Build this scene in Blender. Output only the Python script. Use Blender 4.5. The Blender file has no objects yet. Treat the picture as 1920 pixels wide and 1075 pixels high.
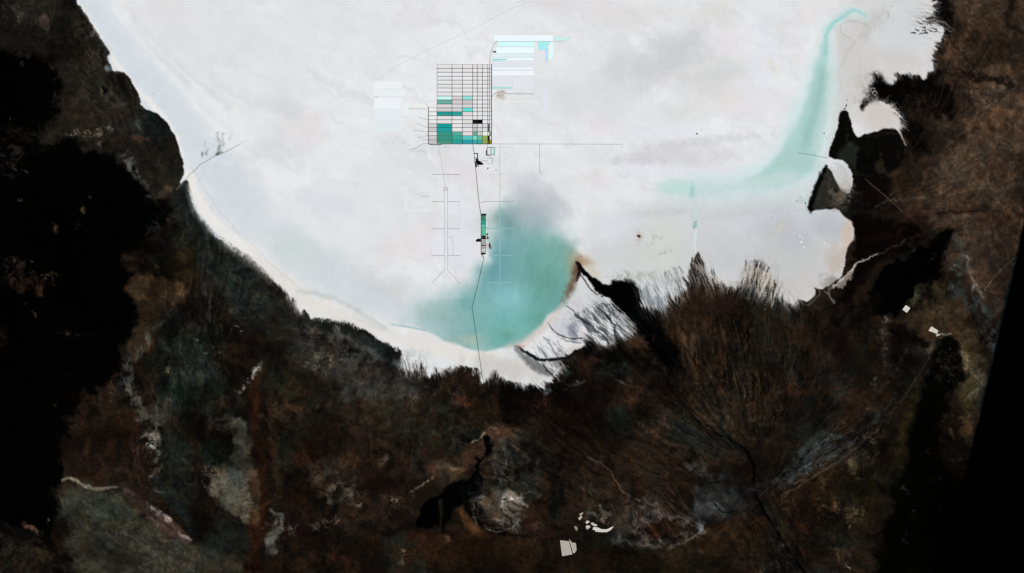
import bpy, math, random
import numpy as np

# ------------------------------------------------------------------ set-up
S = 40.0                       # metres per unit of the survey grid used for all plan coordinates below
CX, CY = 960.0, 537.5
def wx(px): return (px - CX) * S
def wy(py): return (CY - py) * S

scene = bpy.context.scene
col = scene.collection
cam_d = bpy.data.cameras.new("camera")
ALT = 200000.0
cam_d.sensor_width = 36.0
cam_d.lens = 36.0 * ALT / (1920 * S)
cam_d.clip_start = 1000.0
cam_d.clip_end = 2.0e6
cam = bpy.data.objects.new("camera", cam_d)
cam.location = (0, 0, ALT)
cam.rotation_euler = (0, 0, 0)
col.objects.link(cam)
scene.camera = cam

SUN_EL, SUN_AZ = math.radians(56), math.radians(35)      # azimuth clockwise from north
world = bpy.data.worlds.new("World"); scene.world = world; world.use_nodes = True
nt = world.node_tree; nt.nodes.clear()
sky = nt.nodes.new('ShaderNodeTexSky'); sky.sky_type = 'NISHITA'; sky.sun_disc = False
sky.sun_elevation = SUN_EL; sky.sun_rotation = SUN_AZ; sky.altitude = 3600
bg = nt.nodes.new('ShaderNodeBackground'); bg.inputs['Strength'].default_value = 0.06
wo = nt.nodes.new('ShaderNodeOutputWorld')
nt.links.new(sky.outputs[0], bg.inputs['Color']); nt.links.new(bg.outputs[0], wo.inputs['Surface'])
sd = bpy.data.lights.new("sun", 'SUN'); sd.energy = 4.0; sd.angle = math.radians(0.5); sd.color = (1.0, 0.965, 0.92)
sun = bpy.data.objects.new("sun", sd); col.objects.link(sun)
sun.rotation_euler = (math.pi / 2 - SUN_EL, 0, math.pi - SUN_AZ)
vs = scene.view_settings
vs.view_transform = 'Standard'; vs.look = 'None'; vs.gamma = 1.0; vs.use_curve_mapping = False
vs.exposure = 0.0
scene.cycles.max_bounces = 4
K = np.array([1.12, 1.12, 1.152])                      # radiance a white level surface returns under this sun and sky

#PAINT-BEGIN
# ------------------------------------------------------------------ ground survey: albedo, class and height on a grid
def seq(a, b, st): return np.arange(a, b, st)
xs = np.concatenate([seq(-3800, -600, 200), seq(-600, -40, 20), seq(-40, 1960, 1.4), seq(1960, 2520, 20), seq(2520, 5800, 200)])
ys = np.concatenate([seq(-3800, -600, 200), seq(-600, -30, 19), seq(-30, 1105, 1.4), seq(1105, 1660, 20), seq(1660, 4900, 200)])
xs = xs.astype(np.float32); ys = ys.astype(np.float32)
X, Y = np.meshgrid(xs, ys)
NY, NX = X.shape
rs = np.random.RandomState(11)
TAB = rs.rand(16, 256, 256).astype(np.float32) * 2 - 1

def vn(x, y, seed=0):
    t = TAB[seed % 16]
    xi = np.floor(x).astype(np.int32); yi = np.floor(y).astype(np.int32)
    fx = (x - xi).astype(np.float32); fy = (y - yi).astype(np.float32)
    fx = fx * fx * fx * (fx * (fx * 6 - 15) + 10); fy = fy * fy * fy * (fy * (fy * 6 - 15) + 10)
    a, b, c, d = xi & 255, (xi + 1) & 255, yi & 255, (yi + 1) & 255
    return (t[c, a] * (1 - fx) + t[c, b] * fx) * (1 - fy) + (t[d, a] * (1 - fx) + t[d, b] * fx) * fy

def fbm(x, y, sc, oc=4, seed=0, g=0.5):
    r = 0; a = 1; tot = 0; ca, sa = 0.8, 0.6
    x = x / sc; y = y / sc
    for i in range(oc):
        r = r + a * vn(x + 17.3 * i, y - 9.1 * i, seed + i); tot += a * a
        x, y = (x * ca - y * sa) * 2.03, (x * sa + y * ca) * 2.03
        a *= g
    return r / math.sqrt(tot) * 1.4

def ridge(x, y, sc, oc=3, seed=0):
    r = 0; a = 1; tot = 0
    x = x / sc; y = y / sc
    for i in range(oc):
        r = r + a * (1 - 2.2 * np.abs(vn(x + 7.7 * i, y + 3.3 * i, seed + i))); tot += a
        x, y = (x * .8 - y * .6) * 2.1, (x * .6 + y * .8) * 2.1
        a *= .55
    return r / tot                                            # about -1 .. 1, thin bright crests

def aniso(x, y, ang, su, sv, seed=0, oc=3, wav=0.0):
    """noise drawn out along the direction ang (degrees, plan, clockwise from +x because y runs south)"""
    c, s = math.cos(math.radians(ang)), math.sin(math.radians(ang))
    v = x * c + y * s; u = -x * s + y * c
    if wav: u = u + wav * vn(x / 22., y / 22., seed + 5) + wav * .4 * vn(x / 8., y / 8., seed + 6)
    r = 0; a = 1; tot = 0
    for i in range(oc):
        r = r + a * vn(u / su * 2 ** i + 3.1 * i, v / sv * 1.6 ** i + 1.7 * i, seed + i); tot += a * a; a *= .6
    return r / math.sqrt(tot) * 1.4

def sst(a, b, x):
    t = np.clip((x - a) / (b - a + 1e-9), 0, 1); return t * t * (3 - 2 * t)

def win(x0, y0, x1, y1):
    a, b = np.searchsorted(ys, [y0, y1]); c, d = np.searchsorted(xs, [x0, x1])
    return (slice(max(a - 1, 0), min(b + 1, NY)), slice(max(c - 1, 0), min(d + 1, NX)))

def seg_d2(x, y, p, q):
    dx, dy = q[0] - p[0], q[1] - p[1]
    L = dx * dx + dy * dy + 1e-9
    t = np.clip(((x - p[0]) * dx + (y - p[1]) * dy) / L, 0, 1)
    return (x - p[0] - t * dx) ** 2 + (y - p[1] - t * dy) ** 2, t

def sdf(x, y, pts):
    """signed distance to a polygon, positive inside"""
    d = np.full(x.shape, 1e12, np.float32); ins = np.zeros(x.shape, bool)
    n = len(pts)
    for i in range(n):
        p, q = pts[i], pts[(i + 1) % n]
        d = np.minimum(d, seg_d2(x, y, p, q)[0])
        if p[1] != q[1]:
            cr = ((p[1] > y) != (q[1] > y)) & (x < (q[0] - p[0]) * (y - p[1]) / (q[1] - p[1]) + p[0])
            ins ^= cr
    d = np.sqrt(d)
    return np.where(ins, d, -d)

C = np.zeros((NY, NX, 3), np.float32)
# natural outlines: shapes of the land are laid through a gently distorted plan
PX = X + 6 * fbm(X, Y, 34, 3, 2, .4) + 1.8 * fbm(X, Y, 9, 2, 7, .4); PY = Y + 6 * fbm(X, Y, 34, 3, 9, .4) + 1.8 * fbm(X, Y, 9, 2, 12, .4)

def lay(sl, colr, m):
    C[sl] = C[sl] * (1 - m[..., None]) + np.asarray(colr, np.float32) * m[..., None]

def chk(pts, closed, w=None):
    P = [tuple(map(float, p)) for p in pts]; n = len(P)
    if n < 3 or (closed and n < 5): return pts, w
    out, wo_ = [], []
    if not closed: out.append(P[0]); wo_.append(w[0] if w else 0)
    for k in range(n if closed else n - 1):
        a, b = P[k], P[(k + 1) % n]; wa, wb = (w[k], w[(k + 1) % n]) if w else (0, 0)
        for t in (.25, .75):
            if not closed and ((k == 0 and t == .25) or (k == n - 2 and t == .75)): continue
            out.append((a[0] + (b[0] - a[0]) * t, a[1] + (b[1] - a[1]) * t)); wo_.append(wa + (wb - wa) * t)
    if not closed: out.append(P[-1]); wo_.append(w[-1] if w else 0)
    return out, (wo_ if w else None)
_sc = [0]
def tex(x, y, kind, seed, ang=0):
    if kind == 'mottle': return sst(-.7, .7, fbm(x, y, 9, 4, seed, .6))
    if kind == 'speck': return sst(-.1, .9, fbm(x, y, 4, 3, seed, .7))
    if kind == 'streak': return sst(-.3, .7, aniso(x, y, ang, 3.2, 26, seed, 3, 3))
    if kind == 'fil': return sst(-.3, .9, ridge(x + 5 * vn(x / 12, y / 12, seed), y + 5 * vn(x / 12, y / 12, seed + 1), 13, 3, seed))
    return 1.0

def blob(cx, cy, rx, ry, ang, colr, a=1.0, soft=.5, rough=.4, t=None, ta=0):
    _sc[0] += 1; seed = _sc[0]
    R = max(rx, ry) * 1.7 + 4
    sl = win(cx - R - 12, cy - R - 12, cx + R + 12, cy + R + 12); x, y = PX[sl], PY[sl]
    c, s = math.cos(math.radians(ang)), math.sin(math.radians(ang))
    u = ((x - cx) * c + (y - cy) * s) / rx; v = (-(x - cx) * s + (y - cy) * c) / ry
    d = np.sqrt(u * u + v * v) + rough * fbm(x, y, max(min(rx, ry) * .8, 3), 4, seed, .6) * .6
    m = (1 - sst(1 - soft, 1 + soft * .6, d)) * a
    if t: m = m * tex(x, y, t, seed + 3, ta)
    lay(sl, colr, m)

def poly(pts, colr, a=1.0, soft=1.5, rough=1.0, rsc=8, t=None, ta=0):
    _sc[0] += 1; seed = _sc[0]
    pts = chk(pts, True)[0]
    P = np.array(pts); M = soft + rough * 2 + 4
    M += 12; sl = win(P[:, 0].min() - M, P[:, 1].min() - M, P[:, 0].max() + M, P[:, 1].max() + M); x, y = PX[sl], PY[sl]
    d = sdf(x, y, pts) + rough * fbm(x, y, rsc, 4, seed, .6)
    m = sst(-soft, soft, d) * a
    if t: m = m * tex(x, y, t, seed + 3, ta)
    lay(sl, colr, m)

def line(pts, w, colr, a=1.0, soft=.8, wav=.8, wsc=9, t=None, ta=0, fade=0):
    """w: half width, number or one per point"""
    _sc[0] += 1; seed = _sc[0]
    W = [w] * len(pts) if np.isscalar(w) else list(w)
    pts, W = chk(pts, False, W)
    P = np.array(pts, float); n = len(P)
    M = max(W) + soft + wav * 2 + 3
    sl = win(P[:, 0].min() - M, P[:, 1].min() - M, P[:, 0].max() + M, P[:, 1].max() + M); x, y = X[sl], Y[sl]
    x2 = x + wav * fbm(x, y, wsc, 3, seed, .6); y2 = y + wav * fbm(x, y, wsc, 3, seed + 4, .6)
    best = np.full(x.shape, 1e9, np.float32)
    for i in range(n - 1):
        d2, tt = seg_d2(x2, y2, P[i], P[i + 1])
        best = np.minimum(best, np.sqrt(d2) - (W[i] + (W[i + 1] - W[i]) * tt))
    m = (1 - sst(-soft, soft, best)) * a
    if t: m = m * tex(x, y, t, seed + 3, ta)
    lay(sl, colr, m)

# ---- base of the dark land: brown, olive and rusty soils in broad patches
wX = X + 22 * fbm(X, Y, 60, 3, 1); wY = Y + 22 * fbm(X, Y, 60, 3, 5)
f1 = fbm(wX, wY, 130, 4, 2); f2 = fbm(wX, wY, 90, 4, 9); f3 = fbm(wX, wY, 34, 4, 7)
C[:] = (21, 15, 10)
lay(np.s_[:], (31, 22, 15), sst(-.2, .8, f1))
lay(np.s_[:], (24, 25, 20), sst(.1, .8, f2) * .8)
lay(np.s_[:], (33, 19, 10), sst(.1, .9, f3) * .45)
lay(np.s_[:], (9, 7, 5), sst(.15, .9, -f3 - .3 * f1) * .7)

# ---- west: shore plain and dark range
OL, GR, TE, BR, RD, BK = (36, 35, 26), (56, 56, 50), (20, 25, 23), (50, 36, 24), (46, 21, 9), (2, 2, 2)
poly([(-60, -40), (150, -40), (215, 110), (262, 200), (330, 260), (340, 330), (320, 400), (100, 420), (-60, 380)], (29, 25, 19), 1, 30, 12, 40)
blob(40, 30, 45, 60, 0, (38, 34, 28), .8, .6, .7, 'mottle')
blob(85, 30, 20, 60, 10, (40, 33, 25), .7, .6, .5, 'streak', 80)
blob(20, 25, 25, 30, 0, (75, 74, 66), .6, .6, .7, 'speck')
blob(79, 47, 10, 13, 0, (66, 50, 41), .95, .25, .3)
blob(150, 50, 30, 45, 50, (48, 42, 32), .8, .6, .5, 'mottle')
blob(165, 75, 22, 40, -30, (58, 58, 50), .8, .6, .7, 'fil')
blob(175, 68, 7, 14, 60, (100, 102, 100), .7, .6, .4)
blob(200, 85, 14, 16, 0, (30, 36, 36), .7, .5, .5)
blob(192, 92, 6, 8, 0, (95, 102, 105), .6, .6, .6, 'speck')
blob(180, 120, 60, 40, 30, (36, 30, 21), .8, .6, .5)
blob(195, 170, 60, 45, 20, (30, 27, 21), .8, .6, .5)
blob(210, 135, 14, 10, 30, (80, 92, 98), .8, .5, .4)
blob(235, 180, 30, 25, 10, (46, 43, 36), .7, .6, .5, 'fil')
blob(200, 164, 7, 7, 0, (4, 4, 3), .9, .3, .6); blob(197, 170, 9, 6, 0, (100, 82, 50), .6, .5, .8, 'speck')
blob(145, 210, 14, 9, 0, (52, 40, 22), .6, .6, .5)
blob(290, 235, 42, 34, 30, (22, 30, 30), .85, .6, .4)
blob(275, 215, 22, 8, 40, (62, 66, 60), .5, .6, .5, 'fil')
blob(262, 232, 9, 26, -20, (60, 60, 52), .5, .6, .5)
blob(170, 248, 40, 9, -8, (110, 105, 92), .75, .6, .7, 'speck')
blob(192, 256, 15, 14, 0, (88, 78, 66), .8, .5, .6, 'mottle')
blob(262, 260, 19, 10, 12, (60, 46, 38), .9, .4, .3)
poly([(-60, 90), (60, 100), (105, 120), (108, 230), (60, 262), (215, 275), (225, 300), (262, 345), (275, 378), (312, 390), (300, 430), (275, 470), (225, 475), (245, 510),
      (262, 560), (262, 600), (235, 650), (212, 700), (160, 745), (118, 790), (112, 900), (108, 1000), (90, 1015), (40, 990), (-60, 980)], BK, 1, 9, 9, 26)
blob(25, 290, 26, 26, 0, (34, 29, 22), .7, .6, .7, 'mottle'); blob(30, 312, 20, 6, 10, (72, 68, 58), .7, .6, .8, 'speck')
blob(50, 250, 60, 22, 0, (26, 22, 15), .6, .6, .6, 'mottle')
line([(92, 110), (100, 125), (104, 160), (103, 190), (95, 215)], 1.2, (60, 55, 45), .6, 1.4, 2, 7, 'speck')
for bx, by in ((40, 120), (26, 226), (42, 375), (155, 395), (168, 380), (98, 425), (101, 437), (150, 425), (22, 490), (63, 490), (60, 520), (105, 520), (52, 575), (66, 590), (72, 550), (130, 625), (100, 755), (98, 865), (4, 950), (95, 985)):
    blob(bx, by, 5, 4, 30, (96, 78, 62), .7, .7, .8, 'speck')
blob(100, 432, 4, 9, 0, (92, 58, 42), .8, .6, .6); blob(154, 396, 4, 6, 0, (70, 48, 26), .8, .6, .6)
blob(55, 530, 40, 16, 25, (58, 36, 20), .8, .6, .7, 'fil'); blob(100, 528, 18, 12, 10, (90, 64, 44), .8, .6, .8, 'speck')
blob(20, 500, 22, 28, 45, (50, 34, 26), .6, .6, .7, 'fil')
blob(6, 635, 10, 26, 0, (30, 20, 10), .7, .6, .6)
blob(140, 628, 28, 6, 12, (34, 22, 14), .7, .7, .7, 'fil')
blob(90, 830, 26, 30, 0, (3, 3, 3), .8, .6, .5)
# shore side teal-grey strip
line([(345, 340), (350, 400), (385, 470), (440, 530), (500, 590), (560, 640)], [16, 26, 34, 36, 34, 26], TE, .9, 16, 6, 40)
line([(352, 360), (372, 420), (420, 480), (470, 525), (540, 590)], [5, 10, 15, 12, 10], (14, 19, 18), .8, 9, 3, 30)
line([(232, 285), (244, 305), (258, 332)], [8, 8, 4], (84, 84, 76), .85, 4, 3, 8, 'mottle')
line([(262, 335), (276, 350), (280, 372), (300, 372)], 3, (62, 60, 54), .7, 3, 3, 8, 'mottle')
blob(312, 360, 9, 12, 20, (54, 45, 36), .8, .5, .5); blob(325, 395, 20, 18, 20, (44, 38, 30), .8, .6, .5, 'fil')
blob(280, 380, 26, 10, 0, (3, 3, 3), .6, .5, .5); blob(312, 388, 12, 14, 0, (3, 3, 3), .9, .5, .4)
blob(295, 435, 14, 22, 0, (40, 46, 46), .6, .6, .7, 'fil')
blob(350, 440, 40, 30, 40, (32, 33, 25), .8, .6, .4, 'mottle')
blob(345, 490, 30, 36, -20, (36, 28, 10), .8, .7, .4)
line([(395, 400), (385, 470), (390, 560), (415, 640)], [4, 5, 6, 5], (52, 58, 56), .5, 7, 4, 30, 'streak', 85)
blob(430, 470, 34, 46, -40, (28, 30, 25), .8, .6, .4); blob(450, 530, 46, 40, 30, (40, 38, 31), .8, .6, .5, 'mottle')
blob(480, 560, 50, 46, 30, (45, 42, 35), .7, .6, .5, 'fil')
blob(293, 500, 7, 16, -20, (120, 108, 78), .6, .6, .8, 'speck'); blob(270, 490, 34, 12, 10, (46, 40, 28), .6, .6, .6, 'fil')
poly([(240, 520), (300, 515), (356, 540), (340, 560), (318, 598), (300, 618), (262, 690), (245, 640), (262, 600), (248, 560)], (56, 39, 23), .95, 6, 5, 18)
line([(352, 540), (332, 560), (318, 590), (300, 610)], [4, 6, 7, 6], (90, 70, 50), .8, 4, 2, 10, 'streak', -60)
blob(290, 525, 30, 8, 15, (72, 44, 26), .7, .6, .5, 'fil')
line([(300, 608), (285, 615), (275, 640), (262, 660), (240, 680), (236, 710), (250, 745), (262, 760)], [5, 7, 7, 8, 10, 12, 10, 6], (72, 72, 62), .8, 5, 4, 9, 'fil')
blob(277, 636, 7, 8, 0, (92, 88, 70), .8, .4, .4)
blob(228, 720, 10, 10, 0, (26, 36, 44), .8, .6, .5)
line([(215, 705), (208, 730), (205, 760)], 4, (74, 62, 38), .6, 4, 3, 8, 'speck')
line([(240, 735), (256, 745), (262, 765)], [5, 8, 3], (112, 106, 86), .8, 4, 3, 7, 'mottle')
blob(280, 790, 24, 28, 0, (72, 68, 56), .9, .6, .6, 'mottle'); blob(284, 825, 17, 20, 20, (120, 116, 102), .9, .5, .6, 'mottle')
line([(296, 820), (299, 850), (296, 880), (285, 900), (295, 915), (310, 925)], [8, 7, 7, 7, 6, 4], (104, 100, 88), .8, 5, 3, 8, 'mottle')
blob(200, 790, 62, 42, 10, (34, 20, 11), .8, .7, .6, 'mottle'); blob(190, 850, 60, 50, 0, (30, 18, 11), .8, .7, .6, 'mottle')
blob(255, 870, 28, 42, 0, (48, 28, 19), .85, .6, .5, 'streak', 90)
blob(345, 680, 50, 90, 10, (24, 30, 25), .8, .6, .4); blob(320, 600, 20, 40, 20, (18, 22, 20), .7, .6, .5)
blob(305, 700, 15, 45, 5, (8, 10, 9), .9, .6, .4); blob(335, 738, 42, 22, 0, (13, 24, 20), .8, .6, .4)
blob(395, 690, 32, 60, 5, (34, 38, 32), .6, .7, .5, 'streak', 90)
blob(308, 690, 6, 9, 30, (80, 76, 50), .8, .6, .5); blob(400, 628, 26, 12, 0, (5, 7, 5), .7, .6, .5)
for bx, by in ((370, 630), (383, 656), (405, 656), (440, 610), (450, 620), (415, 780)): blob(bx, by, 4, 2, 0, (90, 90, 86), .6, .8, .4)
blob(310, 770, 26, 30, 30, (42, 42, 34), .8, .6, .4); blob(410, 760, 50, 40, 0, (28, 32, 25), .8, .6, .5, 'mottle')
blob(330, 850, 30, 60, 8, (24, 29, 25), .8, .6, .5); blob(345, 880, 26, 26, 10, (54, 50, 36), .6, .6, .7, 'fil')
poly([(115, 905), (150, 905), (180, 920), (222, 915), (260, 960), (330, 1010), (362, 1020), (440, 1010), (470, 1075), (460, 1120), (150, 1120), (130, 1020), (118, 960)], (46, 45, 34), .92, 16, 8, 30)
blob(200, 955, 70, 34, 0, (46, 49, 36), .8, .6, .4); blob(270, 1050, 120, 26, 0, (62, 58, 47), .7, .6, .6, 'fil')
blob(175, 1035, 26, 22, 0, (56, 42, 32), .8, .6, .6, 'mottle'); blob(190, 1020, 12, 10, 0, (10, 8, 6), .5, .6, .8, 'speck')
line([(118, 900), (130, 895), (145, 902), (165, 913), (185, 918), (205, 913), (222, 911)], [2, 2.5, 3, 3, 3.5, 2.5, 2], (104, 102, 82), .85, 2, 1.5, 8)
line([(112, 930), (128, 975), (140, 1015), (148, 1030)], [3, 4, 4, 3], (66, 64, 48), .8, 4, 2, 12, 'streak', 75)
line([(228, 912), (262, 945), (300, 975), (340, 1005), (358, 1018)], [5, 12, 15, 12, 3], (58, 43, 36), .95, 5, 2, 20)
line([(275, 942), (295, 960), (318, 975), (328, 988)], [2, 4, 5, 3], (124, 110, 96), .9, 2.5, 1.5, 6, 'mottle')
line([(333, 998), (345, 1006), (357, 1012)], [2, 4, 2], (110, 92, 80), .9, 2.5, 1.5, 6)
line([(290, 900), (310, 925), (345, 960), (362, 1000)], [8, 10, 10, 4], (20, 26, 24), .85, 6, 3, 16)
blob(270, 915, 50, 10, 40, (50, 30, 21), .7, .6, .5, 'fil')
poly([(425, 790), (470, 790), (478, 900), (470, 985), (440, 960), (398, 940), (392, 900), (430, 870), (445, 830)], (68, 66, 54), .95, 6, 4, 12)
blob(440, 800, 30, 20, 30, (66, 64, 50), .7, .6, .7, 'fil'); blob(400, 890, 22, 24, 20, (78, 76, 64), .6, .6, .8, 'speck'); blob(410, 850, 36, 22, 0, (16, 22, 15), .8, .6, .5)
for bx, by in ((422, 842), (365, 833), (413, 988)): blob(bx, by, 4, 5, 20, (92, 90, 78), .7, .6, .8, 'speck')
blob(420, 1015, 46, 34, 10, (24, 27, 24), .9, .6, .4)
blob(60, 1045, 80, 26, 10, (42, 36, 24), .8, .6, .7, 'mottle'); blob(50, 990, 16, 5, 35, (98, 66, 52), .85, .6, .5); blob(68, 1003, 10, 4, 40, (110, 76, 62), .7, .6, .5)
line([(75, 1000), (95, 1020), (115, 1045), (135, 1052)], [5, 8, 8, 5], (6, 5, 4), .9, 5, 2, 14)
blob(110, 1030, 12, 26, 0, (30, 20, 12), .7, .6, .5)
# ---- rust band and central south
line([(490, 690), (475, 740), (480, 800), (492, 880), (485, 960), (470, 1100)], [8, 9, 9, 13, 15, 12], (42, 21, 9), .85, 10, 5, 30)
line([(505, 820), (520, 880), (525, 930)], [7, 11, 7], (54, 36, 20), .75, 8, 4, 20); line([(478, 880), (480, 930), (478, 980)], [6, 8, 6], (70, 58, 38), .6, 7, 3, 20)
blob(545, 845, 30, 34, 0, (26, 26, 18), .9, .5, .5); blob(540, 815, 26, 20, 0, (42, 44, 36), .8, .5, .7, 'fil'); blob(575, 850, 26, 24, 0, (44, 20, 10), .7, .6, .5)
blob(545, 900, 30, 28, 0, (16, 14, 9), .85, .5, .5); blob(575, 780, 60, 28, 0, (50, 42, 26), .7, .7, .7, 'fil'); blob(520, 780, 26, 40, 0, (62, 44, 28), .7, .6, .7, 'mottle')
blob(525, 700, 44, 50, 10, (26, 27, 17), .8, .7, .5); blob(548, 740, 20, 34, -20, (58, 44, 26), .6, .6, .7, 'mottle')
blob(600, 760, 40, 50, 0, (24, 25, 18), .8, .6, .6, 'mottle'); blob(650, 800, 50, 60, 0, (44, 27, 15), .8, .6, .6, 'fil')
blob(750, 760, 80, 60, 0, (34, 34, 26), .8, .7, .6, 'mottle'); blob(720, 790, 60, 40, 0, (30, 30, 20), .7, .6, .6, 'mottle')
blob(830, 740, 34, 24, 0, (46, 43, 35), .8, .6, .5, 'fil'); blob(860, 750, 20, 12, 0, (72, 38, 24), .7, .6, .6); blob(800, 720, 18, 22, 0, (10, 6, 4), .8, .6, .5)
blob(850, 800, 60, 40, 0, (30, 32, 22), .8, .6, .6, 'mottle'); blob(690, 870, 40, 40, 0, (52, 28, 13), .8, .6, .5, 'fil'); blob(700, 900, 30, 30, 0, (26, 10, 8), .6, .6, .5)
blob(620, 900, 40, 36, 0, (56, 48, 36), .8, .6, .7, 'mottle'); blob(640, 930, 32, 24, 0, (70, 62, 50), .8, .6, .7, 'mottle'); blob(650, 870, 22, 20, 0, (66, 48, 30), .7, .6, .7, 'fil')
blob(720, 860, 8, 16, 10, (86, 80, 82), .7, .6, .5, 'fil'); blob(560, 925, 26, 30, 0, (20, 8, 4), .8, .6, .5); blob(660, 770, 80, 40, 0, (44, 30, 18), .5, .7, .7, 'fil')
blob(518, 1000, 26, 34, 5, (88, 82, 68), .95, .4, .6, 'mottle'); blob(513, 1010, 17, 24, 0, (82, 78, 66), .9, .4, .5); blob(520, 962, 18, 12, 0, (8, 7, 6), .8, .5, .6, 'mottle')
blob(550, 990, 34, 36, 10, (24, 9, 8), .7, .6, .6, 'mottle'); blob(545, 985, 10, 9, 0, (90, 76, 72), .7, .6, .8, 'speck'); blob(610, 975, 24, 7, 0, (96, 72, 60), .7, .6, .8, 'speck'); blob(590, 984, 10, 5, 0, (84, 66, 52), .7, .6, .6)
blob(600, 1040, 80, 36, 10, (50, 28, 14), .8, .7, .5, 'mottle'); blob(690, 1020, 40, 50, 0, (44, 26, 14), .7, .6, .6, 'streak', 90); blob(470, 1065, 20, 10, 0, (20, 8, 4), .8, .6, .5)
blob(740, 1030, 20, 40, 15, (26, 27, 20), .9, .6, .5); blob(755, 1025, 9, 12, 0, (96, 84, 66), .7, .6, .7, 'speck'); blob(752, 1050, 8, 7, 0, (64, 66, 60), .6, .6, .8)
blob(745, 937, 13, 10, 0, (158, 142, 126), .95, .6, .8, 'speck'); blob(740, 950, 16, 20, 10, (80, 66, 54), .7, .6, .6, 'fil'); blob(668, 938, 12, 8, 0, (120, 106, 90), .7, .6, .8, 'speck')
line([(770, 922), (790, 910), (813, 896)], [1, 2, 2], (150, 132, 112), .85, 2, 1.2, 5, 'mottle'); line([(780, 915), (770, 945), (775, 965)], 2, (96, 68, 46), .5, 4, 3, 9, 'fil')
blob(840, 880, 38, 26, -20, (60, 40, 26), .85, .6, .5); line([(818, 878), (832, 872), (850, 878), (862, 884), (885, 868)], [2, 2.5, 3, 3, 2], (96, 72, 50), .8, 4, 2, 10)
blob(895, 850, 44, 22, -50, (54, 36, 24), .85, .6, .4); blob(940, 810, 32, 20, 10, (72, 50, 34), .9, .5, .4); blob(928, 802, 6, 4, 0, (98, 72, 52), .9, .3, .4); blob(948, 830, 26, 14, 15, (62, 44, 32), .8, .6, .4)
line([(870, 832), (885, 830), (900, 822), (908, 812)], [1.4, 1.8, 1.6, 1.2], (140, 128, 104), .85, 1.6, 1, 5)
blob(892, 812, 18, 8, -10, (16, 22, 18), .8, .5, .4); blob(874, 824, 10, 9, 0, (2, 2, 2), .95, .35, .4); blob(860, 830, 20, 22, 0, (54, 52, 42), .5, .6, .6, 'fil')
blob(944, 865, 22, 38, 0, (70, 68, 58), .9, .5, .4, 'mottle'); blob(940, 865, 12, 24, 5, (34, 34, 29), .9, .4, .4); blob(985, 850, 26, 60, 0, (44, 42, 36), .7, .6, .6, 'fil'); blob(962, 850, 6, 22, -30, (14, 18, 18), .8, .5, .5)
blob(915, 885, 18, 40, 20, (62, 40, 24), .85, .6, .5, 'fil')
poly([(912, 822), (918, 819), (923, 824), (918, 838), (907, 856), (903, 868), (901, 884), (905, 900), (898, 915), (885, 927), (874, 941), (862, 950), (852, 957), (840, 972), (832, 992), (827, 999), (822, 993), (820, 975), (814, 984), (806, 989), (793, 992), (784, 984), (781, 972), (786, 952), (794, 943), (809, 937), (825, 932), (838, 918), (852, 908), (868, 899), (886, 888), (897, 870), (904, 846)], (2, 2, 3), 1, 2, 1.1, 8)
for kk in range(9): line([(898 + kk * 1.6, 886 - kk * 7), (906 + kk * 1.6, 884 - kk * 7), (912 + kk, 887 - kk * 7)], .7, (10, 7, 5), .7, 1.2, .8, 5)
line([(826, 940), (828, 970), (825, 1000)], [4, 3, 1], (44, 32, 18), .8, 2, 1, 9)
blob(935, 955, 46, 48, 10, (64, 60, 50), .95, .4, .4, 'mottle'); blob(918, 950, 24, 24, 0, (64, 50, 36), .95, .5, .3); blob(920, 945, 40, 42, 0, (70, 70, 62), .5, .6, .5, 'fil')
blob(960, 945, 22, 26, 20, (142, 137, 126), .95, .5, .5, 'mottle'); blob(968, 960, 20, 26, 10, (110, 104, 94), .9, .5, .6, 'fil'); blob(955, 925, 16, 8, 20, (120, 112, 102), .8, .6, .5)
blob(925, 915, 30, 14, 0, (30, 34, 30), .7, .6, .5, 'mottle'); blob(898, 930, 7, 5, 0, (110, 112, 112), .7, .6, .6); blob(940, 985, 30, 10, 20, (98, 90, 76), .85, .6, .6, 'mottle')
line([(872, 938), (877, 955), (886, 971), (905, 988), (932, 999), (959, 1003), (1000, 1005)], [6, 5.5, 5, 4.5, 4, 3.5, 2], (4, 4, 4), .95, 3, 1.5, 14)
line([(862, 955), (880, 985), (905, 1005), (925, 1012)], [4, 9, 7, 3], (72, 42, 20), .85, 5, 2, 14); blob(870, 1030, 120, 40, 0, (38, 21, 9), .8, .7, .5); blob(960, 1050, 110, 30, 0, (26, 18, 8), .8, .7, .5, 'fil')
blob(840, 1004, 9, 5, 0, (72, 50, 34), .7, .6, .5); blob(815, 1010, 26, 14, 20, (36, 20, 10), .7, .6, .5)
# ---- grey belt below the southern shore
line([(560, 620), (600, 640), (650, 660), (700, 685), (740, 700)], [20, 34, 40, 34, 20], (50, 49, 44), .9, 18, 6, 36, 'mottle')
line([(570, 660), (640, 690), (700, 720), (760, 720)], [18, 24, 28, 24], (46, 43, 38), .7, 18, 8, 36)
line([(582, 603), (620, 612), (665, 625), (705, 650), (745, 680)], [7, 10, 10, 14, 12], (24, 29, 27), .95, 6, 3, 14)
line([(630, 618), (660, 640), (700, 665), (720, 675)], [3, 5, 6, 5], (76, 74, 66), .6, 6, 3, 16); blob(633, 622, 4, 8, -30, (88, 88, 82), .6, .5, .5)
blob(745, 682, 12, 6, 0, (72, 80, 78), .7, .6, .6); blob(600, 680, 30, 26, 20, (96, 86, 58), .85, .6, .7, 'speck'); blob(605, 683, 14, 12, 0, (18, 18, 12), .6, .6, .8, 'mottle')
blob(540, 650, 40, 44, 40, (34, 31, 22), .8, .6, .5, 'mottle'); blob(520, 580, 40, 40, 40, (30, 28, 21), .7, .6, .5, 'mottle'); blob(500, 640, 30, 50, 10, (34, 26, 15), .7, .7, .6, 'fil')
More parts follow.
